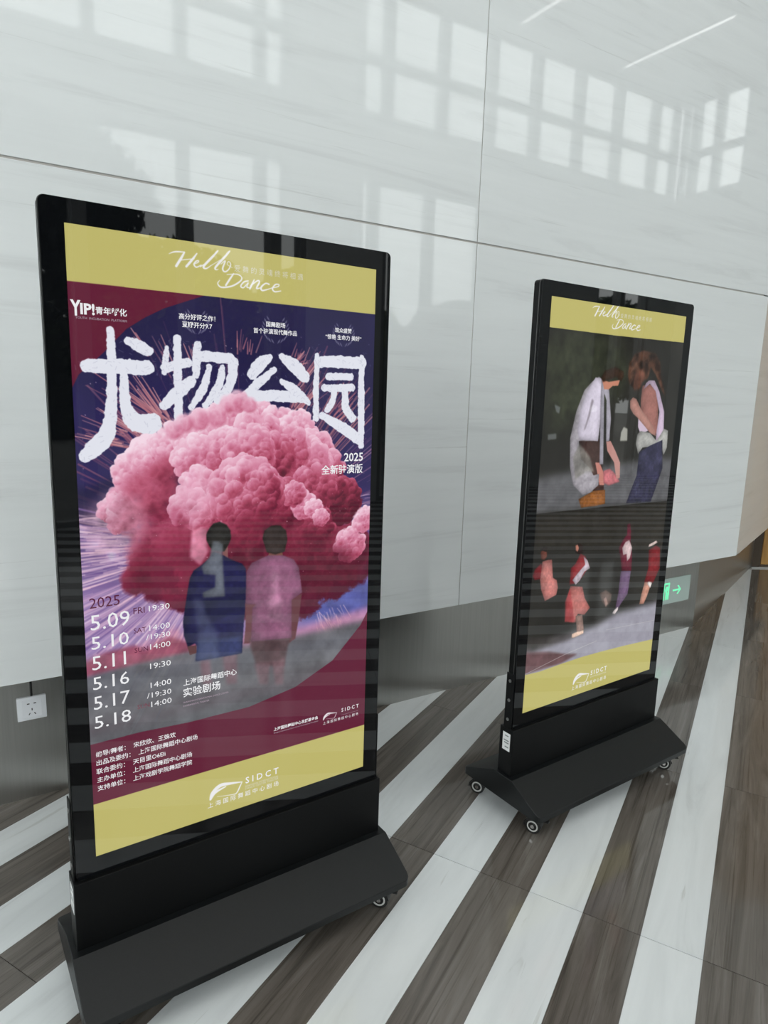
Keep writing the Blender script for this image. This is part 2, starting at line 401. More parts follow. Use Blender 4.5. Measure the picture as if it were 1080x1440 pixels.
hd = leaves('foliage', 16000, 17, .9, 1.75, .2); hd.materials.append(M['leaf_dark']); hg = empty('hedge', (9, -15.5, -.04)); link('foliage', hd, None, hg, (0, 0, 1.7)); link('hedge_core', box_me('hedge_core', -16, 16, -.4, .4, 0, 2.9, .3, 3), M['leaf_dark'], hg); tag(hg, 'long dark clipped hedge outside behind the row of trees', 'hedge')  # solid dark core added inside the hedge to block the grey sky behind

# ------------------------------------------------------------------ flat artwork of the two screens, painted numerically
PW, PH = 760, 1440
def hx(r, g, b): return np.array([r, g, b], np.float32) / 255
class Art:
    def __init__(s, seed=1):
        s.a = np.zeros((PH, PW, 3), np.float32); s.r = np.random.default_rng(seed)
        s.Y, s.X = np.mgrid[0:PH, 0:PW].astype(np.float32)
        s.ns = {k: s.fbm(k) for k in (6, 24, 90)}
    def fbm(s, f, oct=4):
        out = np.zeros((PH, PW), np.float32); amp = 1; tot = 0
        for o in range(oct):
            gx = max(2, int(f * 2 ** o)); gy = max(2, int(f * 2 ** o * PH / PW)); g = s.r.random((gy + 2, gx + 2)).astype(np.float32)
            y = np.linspace(0, gy, PH); x = np.linspace(0, gx, PW); yi = y.astype(int); xi = x.astype(int)
            fy = (y - yi)[:, None]; fx = (x - xi)[None]; fy = fy * fy * (3 - 2 * fy); fx = fx * fx * (3 - 2 * fx)
            A = g[yi][:, xi]; B = g[yi][:, xi + 1]; Cc = g[yi + 1][:, xi]; D = g[yi + 1][:, xi + 1]
            out += amp * ((A * (1 - fx) + B * fx) * (1 - fy) + (Cc * (1 - fx) + D * fx) * fy); tot += amp; amp *= .5
        return out / tot
    def bb(s, x0, x1, y0, y1):
        x0, y0 = max(0, int(x0)), max(0, int(y0)); x1, y1 = min(PW, int(x1) + 2), min(PH, int(y1) + 2)
        return (slice(y0, y1), slice(x0, x1)) if x1 > x0 and y1 > y0 else None
    def pmask(s, pts, sl, soft=0):
        X, Y = s.X[sl], s.Y[sl]; m = np.zeros(X.shape, np.float32); K = 2 if not soft else 1
        for sy in range(K):
            for sx in range(K):
                xx = X + (sx + .5) / K - .5; yy = Y + (sy + .5) / K - .5; c = np.zeros(X.shape, bool)
                for (ax, ay), (bx, by) in zip(pts, pts[1:] + pts[:1]):
                    if ay == by: continue
                    cc = (ay > yy) != (by > yy); c ^= cc & (xx < (bx - ax) * (yy - ay) / (by - ay) + ax)
                m += c
        m /= K * K
        if soft:
            for ax in (0, 1):
                k = max(1, int(soft)); q = m
                for _ in range(2):
                    cs = np.cumsum(np.pad(q, [(k + 1, k) if i == ax else (0, 0) for i in (0, 1)], mode='edge'), axis=ax)
                    q = (np.take(cs, range(2 * k + 1, cs.shape[ax]), ax) - np.take(cs, range(0, cs.shape[ax] - 2 * k - 1), ax)) / (2 * k + 1)
                m = q
        return m
    def put(s, sl, m, col, alpha=1.):
        m = (m * alpha)[..., None]; s.a[sl] = s.a[sl] * (1 - m) + col * m
    def poly(s, pts, col, alpha=1., soft=0, tex=0., texf=24):
        xs = [p[0] for p in pts]; ys = [p[1] for p in pts]; p_ = soft * 4 + 2
        sl = s.bb(min(xs) - p_, max(xs) + p_, min(ys) - p_, max(ys) + p_)
        if sl is None: return
        col = np.asarray(col, np.float32)
        if tex:
            tn = (s.ns[90][sl] - .5) * .35 + (s.ns[24][sl] - .5) * .5 if soft <= 2 else s.ns[texf][sl] - .5
            col = np.clip(col[None, None] * (1 + tex * tn[..., None] * 2), 0, 1)
        if tex and soft <= 2:          # rounder look: tone falls off towards the outline of the figure
            rr_ = max(3, int(min(max(xs) - min(xs), max(ys) - min(ys)) * .16)); sh = s.pmask(list(map(tuple, pts)), sl, min(rr_, 14)); g = (np.clip(s.X[sl] - min(xs), 0, None) / (max(xs) - min(xs) + 1))
            col = col * (.58 + .42 * sh + .12 * (g - .5))[..., None]
        s.put(sl, s.pmask(list(map(tuple, pts)), sl, soft), col, alpha)
    def stroke(s, pts, col, alpha=1., rough=0., soft=1., wmul=1.):
        xs = [p[0] for p in pts]; ys = [p[1] for p in pts]; wm = max(p[2] for p in pts) * wmul / 2 + 4 + soft
        sl = s.bb(min(xs) - wm, max(xs) + wm, min(ys) - wm, max(ys) + wm)
        if sl is None: return
        X, Y = s.X[sl], s.Y[sl]; d = np.full(X.shape, 1e9, np.float32)
        for a, b in zip(pts, pts[1:]):
            ux, uy = b[0] - a[0], b[1] - a[1]; L2 = ux * ux + uy * uy + 1e-6; t_ = np.clip(((X - a[0]) * ux + (Y - a[1]) * uy) / L2, 0, 1)
            d = np.minimum(d, np.hypot(X - a[0] - t_ * ux, Y - a[1] - t_ * uy) - wmul * (a[2] + (b[2] - a[2]) * t_) / 2)
        if rough: d = d + rough * (s.ns[90][sl] - .5) * 2
        s.put(sl, np.clip(.5 - d / soft, 0, 1), np.asarray(col, np.float32), alpha)
    def curve(s, pts, n=8):
        """Catmull-Rom through the points"""
        P = [np.array(p, float) for p in pts]; P = [P[0]] + P + [P[-1]]; out = []
        for i in range(1, len(P) - 2):
            for k in range(n):
                t_ = k / n; a, b, c, d = P[i - 1:i + 3]
                out.append(tuple(.5 * (2 * b + (c - a) * t_ + (2 * a - 5 * b + 4 * c - d) * t_ ** 2 + (-a + 3 * b - 3 * c + d) * t_ ** 3)))
        return out + [tuple(P[-2])]
    def image(s, name):
        im = bpy.data.images.new(name, PW, PH, alpha=False); px = np.ones((PH, PW, 4), np.float32); px[..., :3] = np.clip(s.a, 0, 1)[::-1]
        im.pixels.foreach_set(px.ravel()); im.update(); im.pack(); return im

HELLO = [[(210.5,32.2,0.9),(218.6,27.8,2.2),(228.3,25.3,2.8),(244.5,24,1.9)], [(245.2,24.5,2.9),(237.1,38.5,4.8),(226,56.2,4.7)], [(273.6,23.2,2.3),(262.3,38.3,4.5),(248.8,54.3,4.2)], [(236,42.3,1.6),(267.4,35.2,1.6)],
 [(265.2,47.3,1.6),(275.6,42.2,1.9),(277.3,38.3,1.9),(271.3,40.3,2.6),(266.5,47.8,2.9),(272.1,53,2.6),(283.2,46.9,1.6)], [(281.2,50.9,2),(304.5,32.9,1),(317.1,15.4,1.3),(323.3,10.8,2),(309.7,25.9,4.3),(288.9,49,4.2),(294.7,53.1,2.6),(306,45.3,1.3)],
 [(306,45.3,1.3),(333.9,25.9,1),(345.6,11.6,1.3),(352,7.6,2),(338.5,22.8,4.3),(316.7,47.8,4),(319.4,52.9,2),(323.5,50.8,1)], [(329.9,39.2,1.3),(340.5,30.8,2.3),(334,48.2,3.3),(338.8,55,2.7),(348.1,49.1,2.4),(353.8,36.8,2),(348.9,31,1.7),(345.3,37.9,1.3),(357.3,43.5,1)],
 [(360.8,56.6,2.4),(352.1,68.6,3.7),(341.4,84.7,3.7)], [(326.4,75.4,1.3),(321.7,83.3,2.3),(330.7,90.4,3),(356.2,85,3.1),(377.9,70.9,3.1),(379.8,61.5,2.4),(367.9,57.1,2),(344.1,60.5,1.3)],
 [(396.8,68.8,2.4),(385.9,72.6,2.8),(378.2,82.7,3.1),(385.1,85.5,2.4),(396.8,73.4,2.1),(393.5,83,2.8),(401.2,84.1,1.7)], [(401.2,84.1,1.7),(412.3,64.4,2.1),(405.6,77.3,3.8),(400.8,86.8,3.1)], [(403.4,79.2,2.1),(420.1,66.1,2.8),(425.7,68.2,3.2),(418.2,83.6,3.5),(430.9,80.2,1.4)],
 [(450.6,70.7,3.2),(441.5,69.7,2.8),(430.2,79.7,3.9),(433.9,86.9,3.2),(458.2,78.6,1.4)], [(457.4,78.7,1.8),(474.3,73.5,2.2),(476.6,68.5,2.2),(467.4,69.6,2.9),(459.7,79.8,3.2),(465.9,86.3,2.9),(482.1,82.9,1.8)]]
SWOOSH = [[(282.1,1387,3.1),(289.4,1369.7,9.3),(310.7,1355.4,10.4),(340.3,1358.7,6.8),(371.5,1364.5,2.7)], [(284.1,1387.6,4.1),(296.9,1371.2,7.2),(325.8,1363.1,3.1)], [(371.5,1364.5,2.1),(365.1,1376.6,3.7),(356.6,1391.2,3.2),(345.1,1392.8,2.1),(301.7,1384.6,1)]]
HB = [(210.6,26.1),(543.2,77.8)]; SB = [(277.9,1302.6),(479.5,1482.1)]
def place(strokes, f): return [[(*f(p), p[2] * f.s) for p in q] for q in strokes]
class Fit:
    def __init__(s, x0, y0, sc, X0, Y0): s.x0, s.y0, s.s, s.X0, s.Y0 = x0, y0, sc, X0, Y0
    def __call__(s, p): return (s.X0 + (p[0] - s.x0) * s.s, s.Y0 + (p[1] - s.y0) * s.s)
YEL = hx(192, 184, 110); MAR = hx(98, 30, 54); WHT = hx(238, 238, 240)

def poster_one():
    A = Art(3); a = A.a; X, Y = A.X, A.Y
    # backdrop: maroon sheet with the round picture
    a[:] = MAR
    circ = [(-13,415.6),(-0.6,329),(13.1,301.9),(61.9,256.6),(113.7,200.9),(153.8,173.6),(196.3,150.1),(279.4,117.3),(360.1,85.2),(526.9,33.3),(827,-2.6),(869,964.1),(760.6,947.9),(737.8,985.9),(645.7,1075.8),(529.4,1128.6),(393.2,1153.4),(227.2,1153.9),(114.1,1147.9),(1.1,1149),(-72.7,1145.3)]
    sky = np.zeros_like(a); v = Y / PH; u = X / PW
    def lerp(st):
        out = np.zeros_like(a)
        for (p0, c0), (p1, c1) in zip(st, st[1:]):
            t_ = np.clip((v - p0) / (p1 - p0), 0, 1)[..., None]; mk = ((v >= p0) & (v < p1))[..., None]; out = np.where(mk, hx(*c0) * (1 - t_) + hx(*c1) * t_, out)
        return out
    sky = lerp([(0, (38, 33, 70)), (.16, (38, 34, 74)), (.40, (46, 38, 88)), (.50, (96, 72, 128)), (.60, (172, 142, 184)), (.68, (140, 122, 178)), (.745, (226, 188, 200)), (.775, (160, 80, 105)), (.80, (108, 100, 108)), (.86, (86, 92, 94)), (1.01, (70, 78, 80))])
    sky *= (1 + .22 * (A.ns[6] - .5))[..., None]
    sl = A.bb(0, PW, 0, PH); m = A.pmask(circ, sl); A.put(sl, m, sky); keep = m.copy()
    # light trails
    cx, cy = .50 * PW, .50 * PH; r = A.r
    def trails(n, a0, a1, r0, r1, cols, wd, al):
        for k in range(n):
            t_ = math.radians(r.uniform(a0, a1)); q0 = r.uniform(r0, r1); q1 = q0 + r.uniform(60, 200); c = cols[r.integers(len(cols))]
            A.stroke([(cx + math.cos(t_) * q0, cy - math.sin(t_) * q0, wd * .5), (cx + math.cos(t_) * q1, cy - math.sin(t_) * q1 * 1.02, wd)], hx(*c), r.uniform(.25, 1) * al, soft=1.5)
    trails(60, 128, 168, 180, 380, [(150, 90, 110), (190, 120, 135), (120, 70, 100)], 4.5, .75)
    trails(26, 90, 128, 250, 430, [(150, 90, 110), (110, 70, 100)], 3, .5)
    trails(70, 40, 70, 200, 380, [(150, 90, 105), (190, 125, 130), (110, 66, 96)], 4.5, .7)
    trails(30, 5, 40, 250, 400, [(190, 140, 160), (110, 70, 110)], 4, .6)
    def bundle(p, n, spread, cols=((176, 112, 124), (150, 92, 112), (200, 140, 146))):
        (x0, y0), (x1, y1) = p; nx, ny = -(y1 - y0), x1 - x0; L_ = math.hypot(nx, ny); nx /= L_; ny /= L_
        for k in range(n):
            o0 = r.normal(0, spread); o1 = o0 * .6; t0, t1 = r.uniform(-.05, .5), r.uniform(.6, 1.05); c = cols[r.integers(len(cols))]
            A.stroke([(x0 + (x1 - x0) * t0 + nx * o0, y0 + (y1 - y0) * t0 + ny * o0, 2), (x0 + (x1 - x0) * t1 + nx * o1, y0 + (y1 - y0) * t1 + ny * o1, 4)], hx(*c), r.uniform(.35, .9), soft=1.5)
    for p in ([(44.7,304.6),(204.3,409.2)], [(120.2,298.3),(204.2,416.4)], [(2.1,415.6),(118.5,451.3)], [(45.3,368.3),(146.6,437.5)]): bundle(p, 16, 13)
    for p in ([(120.3,197.1),(159.1,252)], [(167.4,203.6),(214.3,294.6)], [(252.3,218.5),(269.7,278)], [(375.2,184.7),(370.8,243.8)], [(405.4,189.8),(399.1,242.2)]): bundle(p, 5, 8)
    for p in ([(619,278.5),(523.7,377.5)], [(594.5,215.7),(531.9,305.7)], [(712.9,325),(626.3,401.4)], [(551.2,226.1),(526.9,250.8)], [(559.4,332.8),(519.2,377.5)]): bundle(p, 14, 13)
    # explosion streaks at the lower left, dark band above
    A.poly([(-15.2,553.1),(119.9,512.1),(131.5,644.4),(-4.6,632.4)], hx(30, 26, 60), .8, 10)
    for k in range(240):
        t_ = math.radians(r.uniform(176, 262)); q0 = r.uniform(150, 330); L = r.uniform(60, 260)
        x0, y0 = .40 * PW + math.cos(t_) * q0, .45 * PH - math.sin(t_) * q0; t2 = t_ - math.radians(14)
        c = [(232, 205, 224), (205, 165, 200), (240, 200, 214), (120, 92, 150)][r.integers(4)]
        A.stroke([(x0, y0, 2), (x0 + math.cos(t2) * L, y0 - math.sin(t2) * L, 5)], hx(*c), r.uniform(.2, .75), soft=3)
    for k in range(90):
        y0 = r.uniform(.42, .52) * PH; x0 = r.uniform(-10, 110); A.stroke([(x0, y0, 3), (x0 + r.uniform(30, 110), y0 + r.uniform(-8, 14), 2)], hx(222, 188, 205), r.uniform(.1, .55), soft=3)
    for k in range(60):
        y0 = r.uniform(.42, .50) * PH; x0 = r.uniform(650, 760); A.stroke([(x0, y0, 2), (x0 + r.uniform(30, 90), y0 - r.uniform(0, 10), 2)], hx(222, 188, 205), r.uniform(.1, .5), soft=2)
    # blue patch and field
    A.poly([(546.5,897.8),(578.1,826),(644.9,820.6),(757.1,803.5),(762.2,957.6),(547,942.4)], hx(72, 82, 150), .85, 8, .3)
    for k in range(60):
        x0 = r.uniform(590, 680); y0 = r.uniform(.635, .68) * PH; A.stroke([(x0, y0, 3), (x0 + r.uniform(8, 26), y0 + r.uniform(18, 50), 2)], hx(226, 190, 210), r.uniform(.1, .5), soft=2)
    A.poly([(-10.9,936),(122.6,927.9),(207.8,898.7),(242,950.9),(296.7,942.6),(558.1,960.6),(766.3,932.4),(768.4,997.8),(558.7,1005.9),(295.9,999.3),(-12.8,978.4)], hx(206, 130, 146), .55, 8, .3)
    A.poly([(-12.8,978.4),(88.8,965.5),(227.5,961.1),(382.1,978),(558.4,981.1),(767.6,971.5),(883.4,1295.5),(-44.6,1180.2)], hx(92, 96, 100), .9, 8, .2)
    A.poly([(-16.1,952),(42.7,929.7),(106.4,924.7),(130.4,941.9),(190.1,919.1),(228,939),(296.6,944.5),(227.4,966.6),(88.6,972.5),(-17.4,980.8)], hx(140, 62, 82), .7, 4, .3)
    a[:] = a * (1 + (.35 * (A.ns[90] - .5) * (Y > .80 * PH))[..., None])
    # the pink cloud: lumpy puffs laid one over the other, each lit from the upper left
    st = [(0, (84, 20, 42)), (.18, (126, 36, 62)), (.38, (176, 74, 102)), (.56, (208, 122, 152)), (.76, (232, 172, 196)), (1, (248, 220, 234))]
    def ramp(q):
        col = np.zeros(q.shape + (3,), np.float32); q = q[..., None]
        for (p0, c0), (p1, c1) in zip(st, st[1:]):
            t_ = np.clip((q - p0) / (p1 - p0), 0, 1); col = np.where(q >= p0, hx(*c0) * (1 - t_) + hx(*c1) * t_, col)
        return col
    def puff(x, y, rr, base, amp=.3, al=1., edge=2.5, bump=.16):
        q = A.bb(x - rr * 1.25, x + rr * 1.25, y - rr * 1.25, y + rr * 1.25)
        if q is None: return
        dx, dy = (A.X[q] - x) / rr, (A.Y[q] - y) / rr; wob = (np.abs(A.ns[24][q] - .5) * 2 * .30 + np.abs(A.ns[90][q] - .5) * .16)
        d = np.hypot(dx, dy) + wob - .10; m_ = np.clip((1 - d) * rr / edge, 0, 1); nz = np.sqrt(np.clip(1 - d * d, 0, 1))
        sh = base + amp * (-.75 * dy - .38 * dx) * (1.1 - .35 * nz) - .10 * nz + bump * 2.2 * (.22 - np.abs(A.ns[24][q] - .5) * 2) * nz + .07 * (A.ns[90][q] - .5) + .22 * (A.ns[6][q] - .5)
        lim = np.maximum(keep[q], (A.Y[q] < .5 * PH)); A.put(q, m_ * lim, ramp(np.clip(sh, 0, 1)), al)
    def lobe(x, y, rr, base, n=26, amp=.3):
        """one big lobe with small puffs round its shoulders"""
        for k in range(n):
            t_ = r.uniform(0, 2 * math.pi); q = rr * r.uniform(.16, .34); puff(x + math.cos(t_) * rr * .84, y + math.sin(t_) * rr * .84, q, base + .10 - .22 * math.sin(t_) * .5, amp * .8, edge=2)
        puff(x, y, rr, base, amp, edge=7)
        for k in range(n * 2):
            t_ = r.uniform(0, 2 * math.pi); d = rr * math.sqrt(r.uniform(0, .72)); q = rr * r.uniform(.10, .26)
            b = base + amp * (-.75 * math.sin(t_) - .38 * math.cos(t_)) * d / rr + r.uniform(-.06, .08); puff(x + math.cos(t_) * d, y + math.sin(t_) * d, q, b, amp * .85, .8, 3)
    smoke = [(121.2,765.2,49.7),(168.4,776.7,61.3),(236,803.8,74.4),(153.1,731.5,67),(335.4,817.8,93.3),(422,839.7,89.8),(535.1,836.2,113.1),(644.7,810.4,96.9),(713.9,798.3,79.8),(229,722.9,104.5),(317.6,751.1,128.1),(472.2,769.5,138.5),(598.8,744.7,115),(700.7,745.4,78.8),(265.1,656.2,105.3),(383.6,684.9,131),(533.7,699.1,120.9)]
    for x, y, rr in smoke: puff(x, y, rr * .9, .12 + .08 * r.random() + .12 * (y < .5 * PH), .22, .95, 12, .08)
    back = zip([(64.2,598.1,28.3),(88,620.3,35.1),(107.5,572.4,48),(121.2,515.9,51.1),(161.8,484.6,53.6),(211.7,452.7,51.4),(254.1,436.7,49.1),(293.2,428.6,56.9),(342.5,394.6,52.8),(388.5,381.4,48.5),(430.9,394.3,46),(474.8,412.1,49),(530.3,430.5,58.3),(578,477.7,56),(622,526.7,51.4),(557.3,514.8,69.8),(495.1,475.8,67.3),(416.5,438.5,64.4)], (.56, .60, .60, .72, .74, .74, .78, .76, .74, .70, .70, .72, .76, .62, .48, .56, .60, .64))
    for (x, y, rr), b in back: lobe(x, y, rr, b + .01)
    for (x, y, rr), b in zip([(151.6,558.5,70.3),(141.3,633.1,65.9),(197.6,519,55),(183.1,602.5,75.4),(155.8,694,67.1),(214.6,691.4,69.2)], (.36, .28, .34, .30, .22, .30)): puff(x, y, rr, b, .3, .8, 26, .12)
    mid = zip([(261.7,487.5,54.8),(269.2,556.4,52.2),(246.5,607,48.6),(341.8,472.3,55.2),(465.2,493.3,62.7),(397.4,478,67.8),(668.7,617.1,63.9),(634.5,595.3,52.3),(579.5,582.4,67.1),(581,679.6,62),(475.7,623.3,78),(290.1,636.6,44.5),(695,740.5,48.3),(740.3,672.9,37.7),(548,618.9,36.3),(580.3,630.8,26.6),(602.5,656.8,24.9),(521.5,588.6,33.7)], (.74, .78, .66, .64, .52, .62, .22, .28, .42, .34, .34, .50, .66, .76, .72, .76, .70, .62))
    for (x, y, rr), b in mid: lobe(x, y, rr, b - .05)
    for x, y, rr in [(389.4,580.8,92.8)]: lobe(x, y, rr, .46, 44, .42)
    for (x, y, rr), b in zip([(416,712,115.2),(539.1,763.8,112.8),(650.1,797,75.9),(320.6,738.7,82.8)], (.16, .14, .16, .2)): puff(x, y, rr, b, .22, .75, 40, .1)
    # soft smoke: dark crimson below, bright glow on the left and at the right edge
    A.poly([(156.5,612.9),(235.3,584.5),(263.2,762.5),(209.1,844.7),(134.8,798.2)], hx(150, 50, 82), .35, 16, .2)
    A.poly([(11.6,594),(72.3,558.1),(133.5,578.1),(147.5,645.8),(89.3,723.9),(14.3,698.6)], hx(232, 186, 208), .45, 16, .5)
    A.poly([(237,499.8),(301.8,571.3),(301,623.9),(247.6,654.6),(215,583.3)], hx(240, 190, 212), .4, 14, .2)
    for k in range(150): x0, y0 = r.uniform(10, 750), r.uniform(.12, .6) * PH; A.stroke([(x0, y0, r.uniform(1, 3)), (x0 + 1, y0 + 1, 1)], hx(230, 200, 215), r.uniform(.2, .8))
    # two people seen from behind
    F = hx
    A.poly([(248.5,661.8),(272.9,657.5),(289.2,662.2),(283.9,684.7),(288.4,718.3),(268.1,749.2),(242.4,726.4)], hx(216, 140, 165), .8, 3, .4)
    for p in ([(262.3,990),(287.7,991.7),(292.9,1067.4),(267.9,1061.6)], [(320.6,994.9),(361.4,997.7),(359,1078.9),(332.1,1074.9)]): A.poly(p, F(120, 82, 92), .55, 4, .3)
    A.poly([(325.4,722.3),(339.2,707),(338.9,740.7),(325.2,739.1)], F(130, 84, 84))
    A.poly([(301.7,719.7),(328.7,732.8),(349.2,746),(376.5,758.8),(386.4,773.8),(388.4,808.9),(387.4,868.5),(380.7,906.4),(374,998.5),(252.1,994.9),(256.1,957.5),(251.3,947.9),(233,954.7),(223.8,923.9),(222.3,886.4),(233.4,821.1),(241.4,779),(251.5,761.1),(271.3,750.2),(291.5,735.3)], F(34, 33, 76), 1, 1, .35)
    A.poly([(258.1,939.9),(374.3,949.9),(372.9,999),(251.1,995.4)], F(52, 62, 108), .8, 2, .3)
    A.poly([(273.3,833.8),(331,842.4),(385.7,836.6),(380.1,885.1),(316.6,892.1),(272.6,874.5)], F(30, 32, 58), .7, 6, .3)
    A.poly([(292.6,659.2),(302.7,648.9),(319.5,645.7),(336.3,654.8),(346.5,670.7),(347.7,691),(340.6,707.1),(329.5,722.1),(299.1,716.1),(291.9,705.4),(284.2,688.1),(285.1,671.7)], F(42, 40, 38), 1, 1, .4)
    A.poly([(300.4,692.3),(317.2,695.3),(327,704),(325.2,735.8),(326.6,769.8),(330.3,838.9),(273.3,833.8),(272.2,820.1),(303.9,811),(306,780.8),(275.9,774.2),(270.6,752.8),(291.5,731.9)], F(112, 118, 126), .85, 2, .3)  # pale figure mirrored in the glass, painted as a grey patch on the jacket
    A.poly([(248.5,830),(269.9,836.6),(279.3,875.6),(309.2,929.2),(311.8,1000.2),(252.1,994.9),(258.5,920)], F(84, 92, 120), .55, 5, .3)
    A.poly([(231.4,952.7),(254.5,953.7),(254.2,974.4),(237.5,976.3)], F(96, 64, 66))
    A.poly([(453.4,732.8),(487.2,736.4),(491.1,756.4),(446,751.3)], F(120, 78, 70))
    A.poly([(383.8,864.4),(414.6,872.8),(409,932.8),(396.4,975.7),(379.6,974.3),(384.2,928.5)], F(106, 66, 72), 1, 1)
    A.poly([(513.1,869.7),(546.5,863.6),(539.3,925.8),(527.9,987.7),(508.2,997.1)], F(104, 64, 70), 1, 1)
    A.poly([(394.2,962.6),(519.9,976.7),(506.2,1002.4),(494.8,1060.5),(414.3,1039.7),(398.5,988.8)], F(84, 62, 66), .9, 3, .3)
    for p in ([(408.7,1034.8),(454,1036.9),(447.2,1101.4),(423.6,1096)], [(457.8,1037.7),(495.9,1041.8),(492.4,1111.8),(469.6,1106.5)]): A.poly(p, F(128, 98, 106), .7, 4, .3)
    A.poly([(447.9,745.5),(491.1,750.3),(521.9,765.3),(537,788.9),(548.1,860.1),(517,875.8),(516,983.5),(399.7,971.6),(403.6,881.7),(413.5,872.6),(384.5,867.4),(387.8,780.9),(402.2,760.1)], F(142, 90, 120), 1, 1, .3)
    A.poly([(455.4,789.5),(479.9,792.6),(476.4,857),(487.9,865.9),(487.4,928.2),(446.2,917.5),(444.3,859.4),(457.4,847)], F(186, 134, 162), .55, 5, .5)
    A.poly([(432,699.2),(437.9,679),(457,667.5),(481.2,668.2),(499,684.5),(503,709.6),(494.8,740.8),(468.4,745.7),(444.2,737)], F(56, 46, 44), 1, 1, .4)
    # lower maroon and the yellow bands
    A.poly([(760.6,947.9),(737.8,985.9),(645.7,1075.8),(529.4,1128.6),(393.2,1153.4),(227.2,1153.9),(114.1,1147.9),(1.1,1149),(-72.7,1145.3),(-60.7,1525.5),(905.2,1797.5),(868.3,948.4)], MAR, .93)
    A.poly([(-41.2,-6.9),(825.4,-39.1),(832.1,115.2),(761.8,114.7),(1.3,113),(-47.5,113)], YEL); A.poly([(-50.3,1303),(0.3,1302.3),(755.7,1303),(830.4,1302.9),(894,1540.5),(-59,1488.1)], YEL)
    # brush lettered title
    W_ = hx(228, 230, 240)
    title = [[(80.1,205.1,16.3),(80.5,263,19.8),(78.6,330.3,22),(72.7,398.7,28.3),(59.4,436.5,37),(36.6,460.3,37.3),(18.3,475.3,26.5)], [(29.9,283.1,28.3),(90.9,281.9,33.3),(154.8,281.4,31.7)], [(117.6,225.7,18.4),(139.1,235.4,26.4),(159.3,245.1,22.7)], [(105.2,295.5,18.8),(104.7,339.9,21),(110.6,381.2,30.8),(130.3,403.8,41.7),(161.6,404.9,46)],
     [(199.7,236.5,11.9),(197.1,267.2,15.5),(193,288.4,14.1)], [(196.8,279.5,23.3),(247.7,265.4,21.7)], [(224.1,213.4,18.4),(224.1,308.4,20.2),(223.3,412.9,20.5)], [(191.1,364.4,21.4),(228,329.7,31.9),(254.3,307.4,24.1)], [(271.4,224.3,17.5),(268.7,253,20.5),(266.5,292.5,18.4)],
     [(277.2,249.3,24.7),(314.8,250.5,26.1),(351.7,253.5,25.8),(356.8,273.2,25.9),(353,298.4,24.2),(338.5,329,24.2),(318.8,349.5,22.3)], [(298.2,273.1,13.4),(284.1,320.9,20.9),(253.1,369,13.3)], [(330.2,273.4,15.1),(320.7,316.1,21.2),(287.3,363,15)],
     [(453.1,243.1,14.4),(427.9,259.5,33.4),(405.1,287,23.7)], [(485.2,239.5,16.3),(518.1,261,34.9),(549.7,287.2,29.7)], [(463.8,273.1,14.6),(419.5,309.3,23.9),(386.4,338.7,15.8)], [(388.5,338.7,26),(461.9,337,28.6),(541.3,339.2,28.1)], [(485.5,301.3,14),(523.1,321.8,25.2),(559.7,350.9,17.2)],
     [(584.6,230.1,12),(583.1,312.1,17.3),(583.5,393.3,16.6)], [(590.4,247.7,28.3),(656.5,245.2,32.8),(720.6,244.5,32)], [(720.1,230.9,16.4),(722.3,350.2,21.3),(724.8,466,18.9)], [(602.1,385,19.4),(665.6,418.2,30.1),(719.2,450.7,30.1)],
     [(619.1,283.4,19.3),(686.8,282,19)], [(607.9,313.4,19.2),(692.5,310.9,20.9)], [(638,318.7,16),(632.4,347.6,19.6),(616.1,370.5,17.7)], [(670.5,319.9,19.8),(674.1,363.5,23.6),(694.7,390.7,25.8)]]
    for q in title: A.stroke(A.curve(q, 5), W_, 1, rough=3, soft=1.4, wmul=1.0)
    a[:] = a * 1.0
    for q in title:   # dry brush flecks
        for k in range(22):
            i = r.integers(len(q)); x0, y0 = q[i][0] + r.normal(0, 12), q[i][1] + r.normal(0, 12); A.stroke([(x0, y0, 1.2), (x0 + r.normal(0, 4), y0 + r.normal(0, 4), 1.)], hx(150, 150, 175), .35)
    # the cloud laps over the foot of the title
    for x, y, rr in [(342.9,360.5,26.2),(370.2,351.5,30.1),(315.8,386.2,29.5),(272,394.9,28.8),(237.8,403.3,25),(212.4,419.7,24.8),(397.9,361.4,23.4)]: puff(x, y, rr, .72, .34, .85, 8)
    for q in HELLO: A.stroke(A.curve(q, 5), WHT, .97, soft=1.2, wmul=1.15)
    for q in SWOOSH: A.stroke(A.curve(q, 5), WHT, .97, soft=1.2)
    f = Fit(SB[0][0], SB[0][1], .5, *[(616.6,1208.7)][0])
    for q in place(SWOOSH, f): A.stroke(A.curve(q, 5), WHT, .95, soft=1.2)
    for c in [(269.7,176.7,25.2)] + [(468.6,179.6,31.2),(663.1,178.5,28.2)]:      # faint laurel sprays round the blurbs
        for sg in (-1, 1):
            for k in range(9):
                t_ = math.radians(-55 + k * 17); x0, y0 = c[0] + sg * c[2] * .95 * math.cos(t_), c[1] + c[2] * .95 * math.sin(t_)
                A.stroke([(x0, y0, 1), (x0 + sg * 4, y0 - 5, 4), (x0 + sg * 7, y0 - 10, 1)], hx(150, 148, 170), .5)
    return A.image('screen_picture_cloud')

